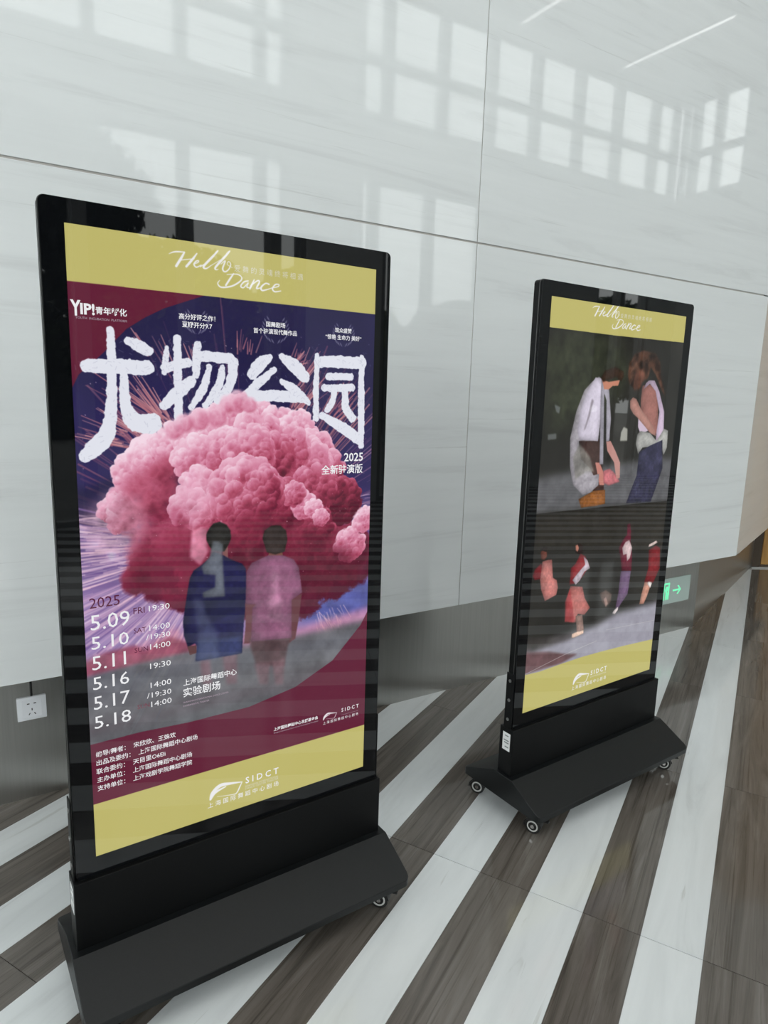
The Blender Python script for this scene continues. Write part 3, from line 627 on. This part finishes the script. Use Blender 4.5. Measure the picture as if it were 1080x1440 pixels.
def poster_two():
    A = Art(8); a = A.a; X, Y = A.X, A.Y; v = Y / PH
    a[:] = hx(44, 43, 40) * (1 + .5 * (A.ns[6] - .5))[..., None]
    r = A.r
    A.poly([(86.7,103.3),(250.5,97.7),(346,116.6),(445.5,202.8),(376.3,325.2),(235.5,366.5),(33.3,455.5),(-9.1,139.7)], hx(58, 64, 46), .6, 40, .5)
    A.poly([(-25.7,592.6),(240.6,565.1),(791.9,541.2),(826.6,727.1),(785.3,718.1),(478.4,715),(-4.9,710.7)], hx(96, 96, 99), 1, 14, .15)
    A.poly([(-32.4,709.9),(-4.9,711.4),(478.4,715),(785.3,718.1),(851.6,717.8),(893.6,940),(-29.2,838)], hx(44, 41, 36), 1, 0, .3)
    for p, c in (([(48.9,343.1),(79.7,352.1),(75.6,374),(60.9,367.9)], (110, 115, 115)), ([(420.5,440.3),(434.1,419.7),(457.5,426.8),(462.2,471.9),(419.5,471.3)], (190, 190, 180)), ([(27.4,442.9),(68.9,440.2),(71,459.2),(29.3,461.8)], (104, 108, 108))): A.poly(p, hx(*c), .8, 2)
    # man bending forward
    A.poly([(191.8,457.7),(299.8,462.6),(328.1,554.8),(352.3,652.8),(294,656.3),(209.9,563.9)], hx(66, 44, 40), 1, 2, .4)
    A.poly([(211.4,675.1),(293.1,649.3),(357.3,649.6),(364.6,702.7),(300.6,706.6),(229.7,707.1)], hx(150, 94, 48), 1, 1, .5)
    A.poly([(287.9,546.6),(311.2,547.4),(343.6,589.8),(349.4,631.7),(322.4,630.3)], hx(196, 130, 118), 1, 1)
    A.poly([(336.8,579.2),(373.6,571.7),(409.6,592.7),(439.8,623.8),(377,634.6),(345.2,624.5)], hx(214, 124, 130), .95, 2, .4)
    A.poly([(339.1,472),(364.7,470.4),(398.6,508.8),(431.4,551.5),(437.7,609.5),(418.1,612.8),(395.7,550.3),(350.3,506.2)], hx(190, 140, 132), 1, 1)
    A.poly([(268.2,244.1),(232.2,263.3),(196.1,293.1),(161.9,367.1),(141.5,457),(151.1,555),(176.9,622.5),(232.1,660.8),(272.8,655),(317,630),(314.6,588.6),(283.5,592.6),(261.3,565.9),(205.8,530.5),(188,467.5),(292.3,469.2),(298.6,392.5),(296.8,287.3),(290.3,254.9)], hx(170, 165, 172), 1, 1, .3)
    A.poly([(250.3,247.3),(285.5,249.9),(298.9,287.2),(292.3,469.2),(189.4,462.9),(175.7,431.5),(183.9,354.1),(211.4,295.9)], hx(214, 206, 222), 1, 1, .15)
    A.poly([(283.2,248.7),(310.6,273.8),(330.2,286.4),(355.8,392.4),(356.1,470.2),(339.1,472),(321,326.1),(304.8,300.1),(333.5,555),(312.1,554.2),(287.6,326.7)], hx(176, 172, 184), 1, 1, .2)
    A.poly([(194.2,477.4),(256.1,525.3),(284,580.4),(242.3,578.6),(184.5,602.8),(164.9,522.7)], hx(126, 124, 118), .8, 4, .4)
    A.poly([(239.8,321),(250.7,327.3),(237.2,379.6),(218.8,425.3),(209.6,431.8),(227.1,379.6)], hx(140, 132, 140), .8, 2)
    A.poly([(285.7,251.8),(324.4,260.3),(387.1,251.7),(379.3,271.8),(347.5,274.1),(328.1,286.4),(302,287.1)], hx(196, 132, 108), 1, 1)
    A.poly([(279.1,248.8),(298.2,222.3),(353.8,206.9),(404.3,221.2),(407,239),(393.3,256.8),(364,240.6),(323.5,253.8),(293.2,261.3)], hx(62, 44, 34), 1, 2, .4)
    # woman facing him
    A.poly([(523.6,267.6),(580.7,260.4),(628,292.7),(651.5,449.6),(593.3,441.9),(533.3,385.2),(521,322.7)], hx(158, 108, 100), 1, 1, .25)
    A.poly([(560.8,247.2),(596,246),(632.8,285.5),(678.2,363.1),(690,457.4),(642.1,480),(640.5,435.1),(646.3,363.3),(608.8,286.1),(568.7,259.4),(531.5,281.1),(544.9,256.7)], hx(212, 190, 214), 1, 1, .15)
    A.poly([(513.9,350.5),(534.5,392.1),(586.2,434.7),(541.2,448.5),(520.4,420.1)], hx(206, 188, 206), 1, 1)
    A.poly([(461.7,351.1),(457.5,323.8),(473.5,311.2),(494.9,317.7),(525.4,350.4),(619.8,420.6),(640.5,456.7),(606,446.3),(510.2,385.2),(482.9,371.5)], hx(192, 142, 130), 1, 1, .2)
    A.poly([(520.2,448.2),(539.2,435.7),(599.6,443.4),(647.3,475),(688.5,428.2),(716.2,435.7),(720.5,502),(703,531.2),(681.5,493.8),(561.1,498.5),(536.8,522.9),(516.5,483.4)], hx(176, 176, 172), 1, 1, .3)
    A.poly([(542.7,516),(607.8,492.3),(685.1,471.9),(704.7,583.3),(671.1,663.9),(647.5,714.9),(491.2,708.7),(515.5,655.1),(540.5,605.7)], hx(56, 55, 78), 1, 1, .6)
    A.poly([(429.8,230.2),(432.5,190.1),(462.5,155.4),(514.3,140.4),(585.1,147.3),(621.8,181.2),(631.5,222.5),(675.5,305.8),(643.6,278.2),(598.2,223.7),(564.2,197.6),(553.7,239.2),(521.4,254),(513.9,278.8),(474.7,282.6),(443.7,263.2)], hx(70, 48, 38), 1, 3, .9)
    A.poly([(479.2,218.2),(513.7,206.6),(534.1,226.2),(521.4,254),(502.9,281.9),(475.2,286),(464.9,255.8)], hx(118, 76, 62), .8, 4, .4)
    # lower picture: stage floor and four dancers
    A.poly([(-68.2,1183.3),(28.2,1202.6),(138.5,1188),(378.8,1176.1),(490.7,1147),(772.8,1142.4),(840.4,1142.5),(877.8,1350.6),(-55.5,1327.3)], hx(158, 156, 168), 1, 14, .08)
    A.poly([(-71.3,1147.9),(137.5,1178.7),(324,1185.3),(218,1203.2),(29.1,1211.7),(-66.6,1201.1)], hx(66, 62, 60), .8, 10, .3)
    A.poly([(-67,1196.6),(117.6,1229.5),(211.2,1257.8),(279.9,1271.8),(188.6,1290.5),(-58.7,1290.9)], hx(104, 74, 76), .9, 4, .2)
    for q in ([(387.3,1240.3,2.4),(198.2,1259.8,2.2),(0.5,1290.8,2.1)], [(753.2,1221.9,2),(440.3,1206.5,1.8)]): A.stroke(q, hx(200, 196, 196), .6)
    def P(p, c, al=1, soft=1, tex=.35): A.poly(p, hx(*c), al, soft, tex)
    P([(1.8,932.2),(11.2,907.9),(40.4,890.3),(59.2,909.7),(46.2,946.7),(15.1,946.8)], (120, 38, 44)); P([(47,884.2),(74.5,881.5),(95.4,883.1),(107.7,950.7),(128.9,962.4),(138.3,990.1),(132.5,1017.7),(74.4,1031.8),(50.2,986.2),(41.7,950.4)], (196, 124, 118))
    P([(34,851.3),(45.5,835.6),(64.2,841.9),(69.4,868.1),(56.2,880.2),(38.8,874.7)], (104, 60, 50)); P([(35.5,843),(48.4,828.3),(66.1,837),(65.3,852.2)], (34, 26, 24))
    P([(220.7,872.2),(217.4,845.3),(234.8,838.3),(254.6,849.3),(260.6,876.7),(240,880.6)], (44, 30, 28)); P([(216.1,845.2),(227.4,842),(237,856.3),(230.9,870.7),(219.6,863.2)], (196, 130, 110))
    P([(193.7,1106.7),(192.9,1043),(206.8,995.4),(274.3,1007.8),(293.6,1053.8),(329.3,1097.6),(299.3,1120.8),(260.2,1110.5),(253.4,1142.7),(191,1128.1)], (186, 110, 104)); P([(184.7,1050.7),(205.2,1004.2),(230.5,1085.3),(245.2,1141.3),(191,1128.1)], (170, 66, 70), .8, 3)
    P([(201.3,927.6),(225.6,912.8),(247.6,877.9),(275.9,891.9),(305.2,931.6),(275.6,964.2),(245.4,989.1),(200.9,990.1)], (136, 40, 46)); P([(266.4,890.8),(291.6,910),(309.1,941.2),(277.9,950.9),(257.5,979.9),(235.5,995),(214.7,974.1),(253,943.1),(279.9,923.9)], (222, 206, 218))
    P([(250.2,1116.2),(288.1,1117.9),(304.3,1181.7),(264.3,1188.5)], (150, 120, 110)); P([(236.1,1199.1),(237,1184.4),(268.8,1180.9),(302.9,1181.5),(303.2,1194.8),(251.2,1202)], (228, 196, 176))
    P([(492.2,935.8),(472.6,881.7),(494.4,851.2),(515.5,834.5),(512,792.1),(529.3,789),(541.2,827.6),(544.1,865.7),(561.6,920),(565.6,985.1),(504.3,977.2)], (104, 34, 52)); P([(493.4,884),(510.8,862.3),(533.8,857.1),(556.9,889.9),(548.1,930.9),(531.9,942.4),(524.1,911),(503.8,914.4)], (216, 190, 192))
    P([(498.3,976.4),(562.5,984.7),(560.5,1031),(555.7,1079.1),(518.4,1112.5),(498.3,1138.6),(485.6,1132.6),(495.9,1060.5)], (120, 96, 128)); P([(469.5,1143.5),(476.8,1133.1),(501.8,1121.6),(503.9,1135.6),(485.2,1150)], (226, 214, 214))
    P([(378.5,1048),(417.4,1041.4),(455.2,1064.1),(453.5,1092.6),(427.4,1113.4),(397.6,1083.9)], (118, 96, 88), .8, 2); P([(405,1075.6),(421.2,1068.5),(437,1099.6),(423.9,1109.1)], (196, 160, 150), .8)
    P([(668.9,912.7),(714.3,897.9),(745.9,911.2),(757.7,997.6),(721.7,1055.4),(659.2,1046.7),(678.1,987.6)], (126, 36, 42)); P([(663.5,899.4),(667.9,888.2),(714,877.2),(725.3,886.3),(691.6,896.5)], (216, 196, 190))
    P([(662.2,1045.1),(711.1,1049.9),(688.7,1109.1),(670.7,1136.6),(641.7,1134),(646.2,1102.6)], (206, 150, 130)); P([(679.3,1052.5),(690.9,1045.1),(715.1,1054.4),(705.6,1075.3)], (230, 220, 216))
    # yellow bands
    A.poly([(-70.2,1292.8),(0.8,1293.6),(74.5,1297.3),(188.8,1292.5),(309.5,1289.4),(422.9,1291.2),(573.2,1296.2),(767.5,1305.9),(870.8,1311.6),(906.4,1509.6),(-54.5,1472.3)], YEL)
    A.poly([(-60.3,-17.9),(840.5,-15.2),(863.4,97.3),(755.6,96.9),(343.5,99.4),(-0.4,96.7),(-48.7,96.3)], YEL)
    f1 = Fit(HB[0][0], HB[0][1], L2[0], *L2[1:3])
    for q in place(HELLO, f1): A.stroke(A.curve(q, 5), WHT, .97, soft=1.2, wmul=1.2)
    f2 = Fit(SB[0][0], SB[0][1], L2[3], *L2[4:6])
    for q in place(SWOOSH, f2): A.stroke(A.curve(q, 5), WHT, .97, soft=1.2)
    return A.image('screen_picture_dancers')
# where the same two emblems sit on the second screen (measured on it)
_h = [(204.3,11.8),(541.9,17)]; _s = [(263.7,1306.5),(466.5,1394.8)]
_k = (_h[1][0] - _h[0][0]) / (HB[1][0] - HB[0][0]); _k2 = (_s[1][0] - _s[0][0]) / (SB[1][0] - SB[0][0])
_s0 = [(264.4,1368.9),(464,1409.4)]
L2 = (_k, _h[0][0], _h[0][1], _k2, _s[0][0], _s[0][1])
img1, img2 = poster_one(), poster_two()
def screen_mat(name, img, gain):
    m = mat(name, (.004, .004, .004), .02, spec=.4); t = NT(m); tx = t.n('ShaderNodeTexImage'); tx.image = img; tx.interpolation = 'Cubic'; tx.extension = 'EXTEND'
    uv = t.n('ShaderNodeTexCoord'); t.l(uv.outputs['UV'], tx.inputs['Vector']); t.l(tx.outputs['Color'], t.b.inputs['Emission Color']); t.b.inputs['Emission Strength'].default_value = gain
    return m
GAIN = .95
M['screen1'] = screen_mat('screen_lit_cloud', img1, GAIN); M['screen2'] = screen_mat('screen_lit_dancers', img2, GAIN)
def print_mat(name, col): return mat(name, (.004, .004, .004), .02, spec=.5, emit=col, estr=GAIN)
M['print_white'] = print_mat('lit_white_print', (.86, .86, .88)); M['print_dark'] = print_mat('lit_maroon_print', (.10, .012, .045))
M['print_soft'] = print_mat('lit_pale_print', (.66, .64, .50)); M['print_red'] = print_mat('lit_faded_red_print', (.20, .05, .08))
M['print_faint'] = print_mat('lit_faint_print', (.42, .33, .40))

# ------------------------------------------------------------------ lettering (flat print on the screens)
SWm, SHm = .6804, 1.2882
def text_mesh(body, x0, x1, y0, y1, bold=0.0, res=2, free=False):
    """x0..x1, y0..y1 in picture units (y down); returns a mesh in kiosk coordinates on the screen face"""
    c = bpy.data.curves.new('text', 'FONT'); c.body = body; c.resolution_u = res; c.offset = bold
    o = bpy.data.objects.new('text', c); C.objects.link(o); bpy.context.view_layer.update()
    me = bpy.data.meshes.new_from_object(o.evaluated_get(bpy.context.evaluated_depsgraph_get())); bpy.data.objects.remove(o)
    n = len(me.vertices); co = np.zeros(n * 3); me.vertices.foreach_get('co', co); co = co.reshape(-1, 3)
    mn, mx_ = co.min(0), co.max(0); u = (co[:, 0] - mn[0]) / (mx_[0] - mn[0]); v = (co[:, 1] - mn[1]) / (mx_[1] - mn[1])
    if not free: y0 = y1 - (mx_[1] - mn[1]) / (mx_[0] - mn[0]) * (x1 - x0) * (.80 if body.isascii() and ':' in body else 1.02)
    px = x0 + u * (x1 - x0); py = y1 + v * (y0 - y1)
    out = np.stack([(px / PW - .5) * SWm, np.full(n, -.00045), .36 + (1 - py / PH) * SHm], 1); me.vertices.foreach_set('co', out.ravel()); me.update(); me.name = 'lettering'
    me.materials.clear()
    return me
def line(body, box, m, parent, bold=.012):
    (x0, y0), (x1, y1) = box       # left-bottom, right-top
    link('lettering', text_mesh(body, x0, x1, y1, y0, bold, 2, body[:2] == '5.' or body == 'Y'), M[m], parent)

# ------------------------------------------------------------------ kiosks
def quad_uv(name, x0, x1, z0, z1, y):
    me = mesh(name, [(x0, y, z0), (x1, y, z0), (x1, y, z1), (x0, y, z1)], [(0, 1, 2, 3)]); uv = me.uv_layers.new(name='UVMap')
    for i, c in enumerate(((0, 0), (1, 0), (1, 1), (0, 1))): uv.data[i].uv = c
    return me
BX0, BX1 = -.382, .382; ZB, ZT = .314, 1.692
def make_kiosk(screen_m, loc, rz, label):
    r = empty('poster_kiosk', loc, rz); tag(r, label, 'display')
    hs, z0, z1 = SWm / 2, .36, .36 + SHm
    # thin display body behind the glass
    me = prism('display_body', rrect(BX0, BX1, ZB, ZT, .012), .003, .031); smooth(me, .5); link('display_body', me, M['body'], r)
    me = prism('side_trim', rrect(BX0 - .0012, BX1 + .0012, ZB + .01, ZT + .0012, .013), .008, .0105); smooth(me, .5); link('side_trim', me, M['trim'], r)
    # black cover glass: ring round the lit area
    outer = rrect(BX0 + .001, BX1 - .001, ZB, ZT - .001, .012, 6); n = len(outer); inner = []
    for x, z in outer: inner.append((max(-hs, min(hs, x)), max(z0, min(z1, z))))
    vs = [(x, 0, z) for x, z in outer] + [(x, 0, z) for x, z in inner] + [(x, .003, z) for x, z in outer]
    fs = [(i, (i + 1) % n, (i + 1) % n + n, i + n) for i in range(n)] + [(i, i + 2 * n, (i + 1) % n + 2 * n, (i + 1) % n) for i in range(n)]
    me = mesh('cover_glass', vs, fs)
    import bmesh
    bm = bmesh.new(); bm.from_mesh(me); bmesh.ops.remove_doubles(bm, verts=bm.verts, dist=1e-5); bmesh.ops.recalc_face_normals(bm, faces=bm.faces); bm.to_mesh(me); bm.free()
    fl = [p for p in me.polygons if abs(p.normal.y) > .9 and p.normal.y > 0]
    if fl: me.flip_normals()
    link('cover_glass', me, M['bezel'], r)
    scr = link('screen', quad_uv('screen', -hs, hs, z0, z1, 0.0), screen_m, r)
    # lower side plates with three screws each
    for s in (-1, 1):
        x = s * .3835; pl = link('side_plate', box_me('side_plate', min(x, x + s * .003), max(x, x + s * .003), .002, .034, .30, .50, .0006, 1), M['body'], r)
        for z in (.475, .41, .345):
            link('screw', cyl_me('screw', .0052, .003, 'x', 14, (x + s * .0036, .0175, z)), M['screw'], pl)
    # pedestal and rolling base
    me = box_me('pedestal', -.389, .389, -.012, .046, .152, .316, .0015, 2); link('pedestal', me, M['body'], r)
    prof = [(-.152, .075), (-.152, .094), (-.03, .158), (.052, .158), (.196, .094), (.196, .075)]
    me = prism('base', prof, -.402, .402, 'x'); bevel(me, .018, 3, lambda e: abs(e.verts[0].co.z - e.verts[1].co.z) < .03 and abs(e.verts[0].co.z - e.verts[1].co.z) > .005 and abs(e.verts[0].co.x - e.verts[1].co.x) < 1e-4)
    bevel(me, .0015, 1, lambda e: e.calc_face_angle(0) > .5)
    smooth(me, .45); link('base', me, M['base_metal'], r)
    if True:
        st = link('sticker', box_me('sticker', -.3898, -.389, -.001, .031, .24, .30), M['sticker'], r)
        for k, (a, b, z) in enumerate(((.006, .022, .288), (.004, .026, .272), (.004, .024, .264), (.004, .020, .250))): link('sticker_print', box_me('sticker_print', -.3900, -.3898, a, b, z, z + .004), M['ink'], st)
    for cx, cy, ang in CASTERS:      # swivel casters under the four corners
        ca = link('caster', box_me('caster', -.026, .026, -.022, .022, .0695, .0755, .002, 1), M['rubber'], r, (cx, cy, 0), ang)
        link('brake_lever', box_me('brake_lever', -.008, .008, -.034, -.018, .050, .056, .002, 1), M['rubber'], ca)
        link('stem', cyl_me('stem', .013, .018, 'z', 16, (0, 0, .061)), M['chrome'], ca)
        hood = [(.004 + .0290 * math.cos(math.radians(t_)), .0255 + .0290 * math.sin(math.radians(t_))) for t_ in range(-10, 171, 12)]; hood += [(.004 + .0262 * math.cos(math.radians(t_)), .0255 + .0262 * math.sin(math.radians(t_))) for t_ in range(170, -11, -12)]
        link('hood', smooth(prism('hood', [(y + .012, z) for y, z in hood], -.0125, .0125, 'x'), .5), M['rubber'], ca)
        link('wheel', smooth(cyl_me('wheel', .0250, .018, 'x', 28, (0, .016, .0252)), .5), M['rubber'], ca)
        for s in (-1, 1):
            n = 28; ring = [(q, k) for k in range(n) for q in (0, 1)]
            vs = [(s * .0098, .016 + rr * math.cos(2 * math.pi * k / n), .0252 + rr * math.sin(2 * math.pi * k / n)) for k in range(n) for rr in (.0180, .0135)]
            vs += [(s * .0112, .016 + rr * math.cos(2 * math.pi * k / n), .0252 + rr * math.sin(2 * math.pi * k / n)) for k in range(n) for rr in (.0174, .0141)]
            fs = []
            for k in range(n):
                a, b = 2 * k, 2 * ((k + 1) % n); o_ = 2 * n
                fs += [(a + o_, a + 1 + o_, b + 1 + o_, b + o_), (a, a + o_, b + o_, b), (a + 1, b + 1, b + 1 + o_, a + 1 + o_)]
            link('tyre_ring', mesh('tyre_ring', vs, fs), M['tyre'], ca)
            link('axle_cap', smooth(cyl_me('axle_cap', .0062, .0035, 'x', 14, (s * .0113, .016, .0252)), .5), M['chrome'], ca)
    return r, scr
R_ = math.radians
CASTERS = ((-.350, -.108, R_(22)), (.352, -.108, R_(40)), (-.350, .150, R_(28)), (.350, .150, R_(60)))
def kiosk_loc(ox, oy, yaw): return (ox + .3402 * math.cos(yaw), oy + .3402 * math.sin(yaw), 0)
y1_, y2_ = R_(2.19), R_(2.74)
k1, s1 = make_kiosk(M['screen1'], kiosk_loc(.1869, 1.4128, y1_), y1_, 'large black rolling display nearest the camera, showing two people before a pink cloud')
k2, s2 = make_kiosk(M['screen2'], kiosk_loc(1.4697, 1.4578, y2_), y2_, 'black rolling display further right, showing dancers in photographs between yellow bands')

W = 'print_white'
for body, box, m_, b_ in (
    ('5.09', [(12.7,872.8),(98.2,836.8)], W, 0), ('5.10', [(12.4,918.9),(94.3,888.3)], W, 0), ('5.11', [(12,968.5),(86.3,935.5)], W, 0),
    ('5.16', [(11.7,1016.8),(91.7,985.8)], W, 0), ('5.17', [(11.4,1065.6),(91.9,1033.7)], W, 0), ('5.18', [(11.1,1112.9),(92.8,1082.3)], W, 0),
    ('2025', [(12.2,821.1),(77.6,803.9)], 'print_dark', 0), ('FRI', [(107.1,849.1),(132.6,838.5)], 'print_dark', 0), ('SAT', [(106.2,896.3),(134.9,885)], 'print_dark', 0), ('SUN', [(106.4,944.6),(137.8,933.8)], 'print_dark', 0),
    ('19:30', [(142.2,847.8),(191.3,836.7)], W, 0), ('14:00', [(141.9,896.1),(190.9,885.6)], W, 0), ('/19:30', [(133.9,917.9),(191.1,906.6)], W, 0), ('14:00', [(142.4,943.4),(190.8,933.9)], W, 0),
    ('19:30', [(140.9,992.5),(190.4,982.7)], W, 0), ('14:00', [(140.6,1041.1),(190.4,1031.2)], W, 0), ('/19:30', [(131.3,1066.2),(189.9,1052.6)], W, 0), ('SUN', [(108.3,1088.2),(136.5,1081)], 'print_red', 0), ('14:00', [(140.7,1090.3),(190,1079.7)], W, 0),
    ('上海国际舞蹈中心', [(220,1054.6),(359.7,1044)], W, .012), ('实验剧场', [(219.4,1084.7),(315.1,1064.5)], W, .012),
    ('SHANGHAI INTERNATIONAL DANCE CENTER', [(219,1100.2),(336.8,1097.8)], 'print_faint', 0), ('EXPERIMENTAL THEATER', [(218.8,1109.9),(285.2,1107.1)], 'print_faint', 0),
    ('编导/舞者：  宋欣欣、王姝欢', [(10.5,1184.9),(197.6,1172.4)], W, .008), ('出品及委约：  上海国际舞蹈中心剧场', [(10.7,1206.4),(252.8,1191.9)], W, .008), ('联合委约：  天目里O6Eli', [(9.8,1228.5),(171,1219)], W, .008),
    ('主办单位：  上海国际舞蹈中心剧场', [(10.7,1250),(237.7,1235.6)], W, .008), ('支持单位：  上海戏剧学院舞蹈学院', [(10.5,1271.7),(237.3,1257.4)], W, .008),
    ('S I D C T', [(679.6,1241.8),(738.4,1234.6)], W, .01), ('上 海 国 际 舞 蹈 中 心 剧 场', [(618.8,1266.1),(737.1,1258.4)], W, 0), ('SHANGHAI INTERNATIONAL DANCE CENTER THEATER', [(679.9,1252.3),(736.9,1249.5)], 'print_faint', 0),
    ('上海国际舞蹈中心发展基金会', [(464.7,1244.2),(602.1,1237.8)], W, .02), ('Shanghai International Dance Center Development Foundation', [(464.7,1251.9),(602.3,1250.9)], 'print_faint', 0),
    ('S I D C T', [(382,1373.4),(479,1361.2)], W, .012), ('上 海 国 际 舞 蹈 中 心 剧 场', [(276.3,1410.6),(479.2,1405.1)], W, 0), ('SHANGHAI INTERNATIONAL', [(380.9,1384),(479.1,1379.8)], 'print_soft', 0), ('DANCE CENTER THEATER', [(380.8,1391.1),(479.1,1388.2)], 'print_soft', 0),
    ('青年孵化', [(52.6,175.7),(116.5,160.9)], W, .02), ('Y', [(3.6,181.6),(24,149.6)], W, .035), ('IP!', [(22.7,178.3),(51.1,152)], W, .035), ('YOUTH  INCUBATION  PLATFORM', [(12.5,187.5),(115.8,182.1)], 'print_faint', 0),
    ('高分好评之作！', [(229.7,170.6),(315,158.2)], W, .015), ('豆瓣开分9.7', [(236.6,188.1),(307.2,173.7)], W, .015),
    ('国舞剧场', [(443.3,171.4),(494.6,159.1)], W, .015), ('首个驻演现代舞作品', [(410.3,188.4),(527,176.1)], W, .015), ('观众盛赞', [(636.7,170.8),(687.3,158.2)], W, .015), ('“惊艳 生命力 美好”', [(608.9,189),(718.4,175.4)], W, .015),
    ('2025', [(671.8,509.2),(732.3,491.4)], W, .015), ('全新驻演版', [(602.5,542.9),(732.2,520.8)], W, .015),
    ('爱 舞 的 灵 魂 终 将 相 遇', [(362.9,52.1),(542.7,35.7)], 'print_soft', 0)):
    line(body, box, m_, s1, b_)
def onto(box, f): return [f(box[0]), f(box[1])]
f1 = Fit(HB[0][0], HB[0][1], L2[0], *L2[1:3]); f2 = Fit(SB[0][0], SB[0][1], L2[3], *L2[4:6])
line('爱 舞 的 灵 魂 终 将 相 遇', onto([(362.9,52.1),(542.7,35.7)], f1), 'print_soft', s2, 0)
line('S I D C T', onto([(382,1373.4),(479,1361.2)], f2), W, s2, .012); line('上 海 国 际 舞 蹈 中 心 剧 场', onto([(276.3,1410.6),(479.2,1405.1)], f2), W, s2, 0)
line('SHANGHAI INTERNATIONAL', onto([(380.9,1384),(479.1,1379.8)], f2), 'print_soft', s2, 0)

# ------------------------------------------------------------------ wall socket with its cable
r = empty('wall_socket', (.138, SY, .319)); tag(r, 'white five-hole power socket on the steel skirting left of the near display', 'socket')
link('face_plate', smooth(box_me('face_plate', -.0425, .0425, -.013, -.0005, -.0395, .0395, .002, 2), .5), M['plastic'], r)
link('insert', box_me('insert', -.029, .029, -.0138, -.013, -.030, .030, .0006, 1), M['plastic'], r)
for x, z, w_, h_, a_ in ((-.010, .017, .0032, .0075, 90), (.009, .017, .0032, .0075, 90), (0, -.003, .0028, .008, 0), (-.008, -.018, .0026, .008, 32), (.008, -.018, .0026, .008, -32)):
    me = box_me('slot', -w_ / 2, w_ / 2, -.0002, .0, -h_ / 2, h_ / 2); o = link('slot', me, M['hole'], r, (x, -.0138, z)); o.rotation_euler = (0, R_(a_), 0)
link('cable', smooth(cyl_me('cable', .0035, .085, 'z', 10, (.001, -.0045, .0815)), .6), M['cable'], r)

# ------------------------------------------------------------------ exit sign set into the skirting
r = empty('exit_sign', (3.47, SY, .262)); tag(r, 'flush green exit sign on the skirting right of the far display', 'sign')
link('sign_plate', box_me('sign_plate', -.19, .19, -.006, -.0005, -.0775, .0775, .001, 1), M['sign'], r)
def shape(name, poly, m=M['sign_green'], y=-.0066):
    return link(name, prism(name, poly, y, -.006), m, r)
sh = lambda pts, ox, oz, k=1.: [(ox + x * k, oz + z * k) for x, z in pts]
# doorway with a running figure left free, and the arrow
shape('door_symbol', sh([(-.008, -.050), (-.008, .052), (.046, .052), (.046, -.050), (.036, -.050), (.036, .042), (.002, .042), (.002, -.050)], -.055, 0))
shape('door_symbol', sh([(.014, -.05), (.014, -.01), (.006, .01), (.016, .03), (.034, .03), (.034, .012), (.026, .0), (.034, -.012), (.034, -.05), (.028, -.05), (.026, -.02), (.02, -.05)], -.055, 0))
shape('arrow_symbol', [(.026, -.005), (.026, .005), (.086, .005), (.066, .026), (.078, .026), (.102, 0), (.078, -.026), (.066, -.026), (.086, -.005)])
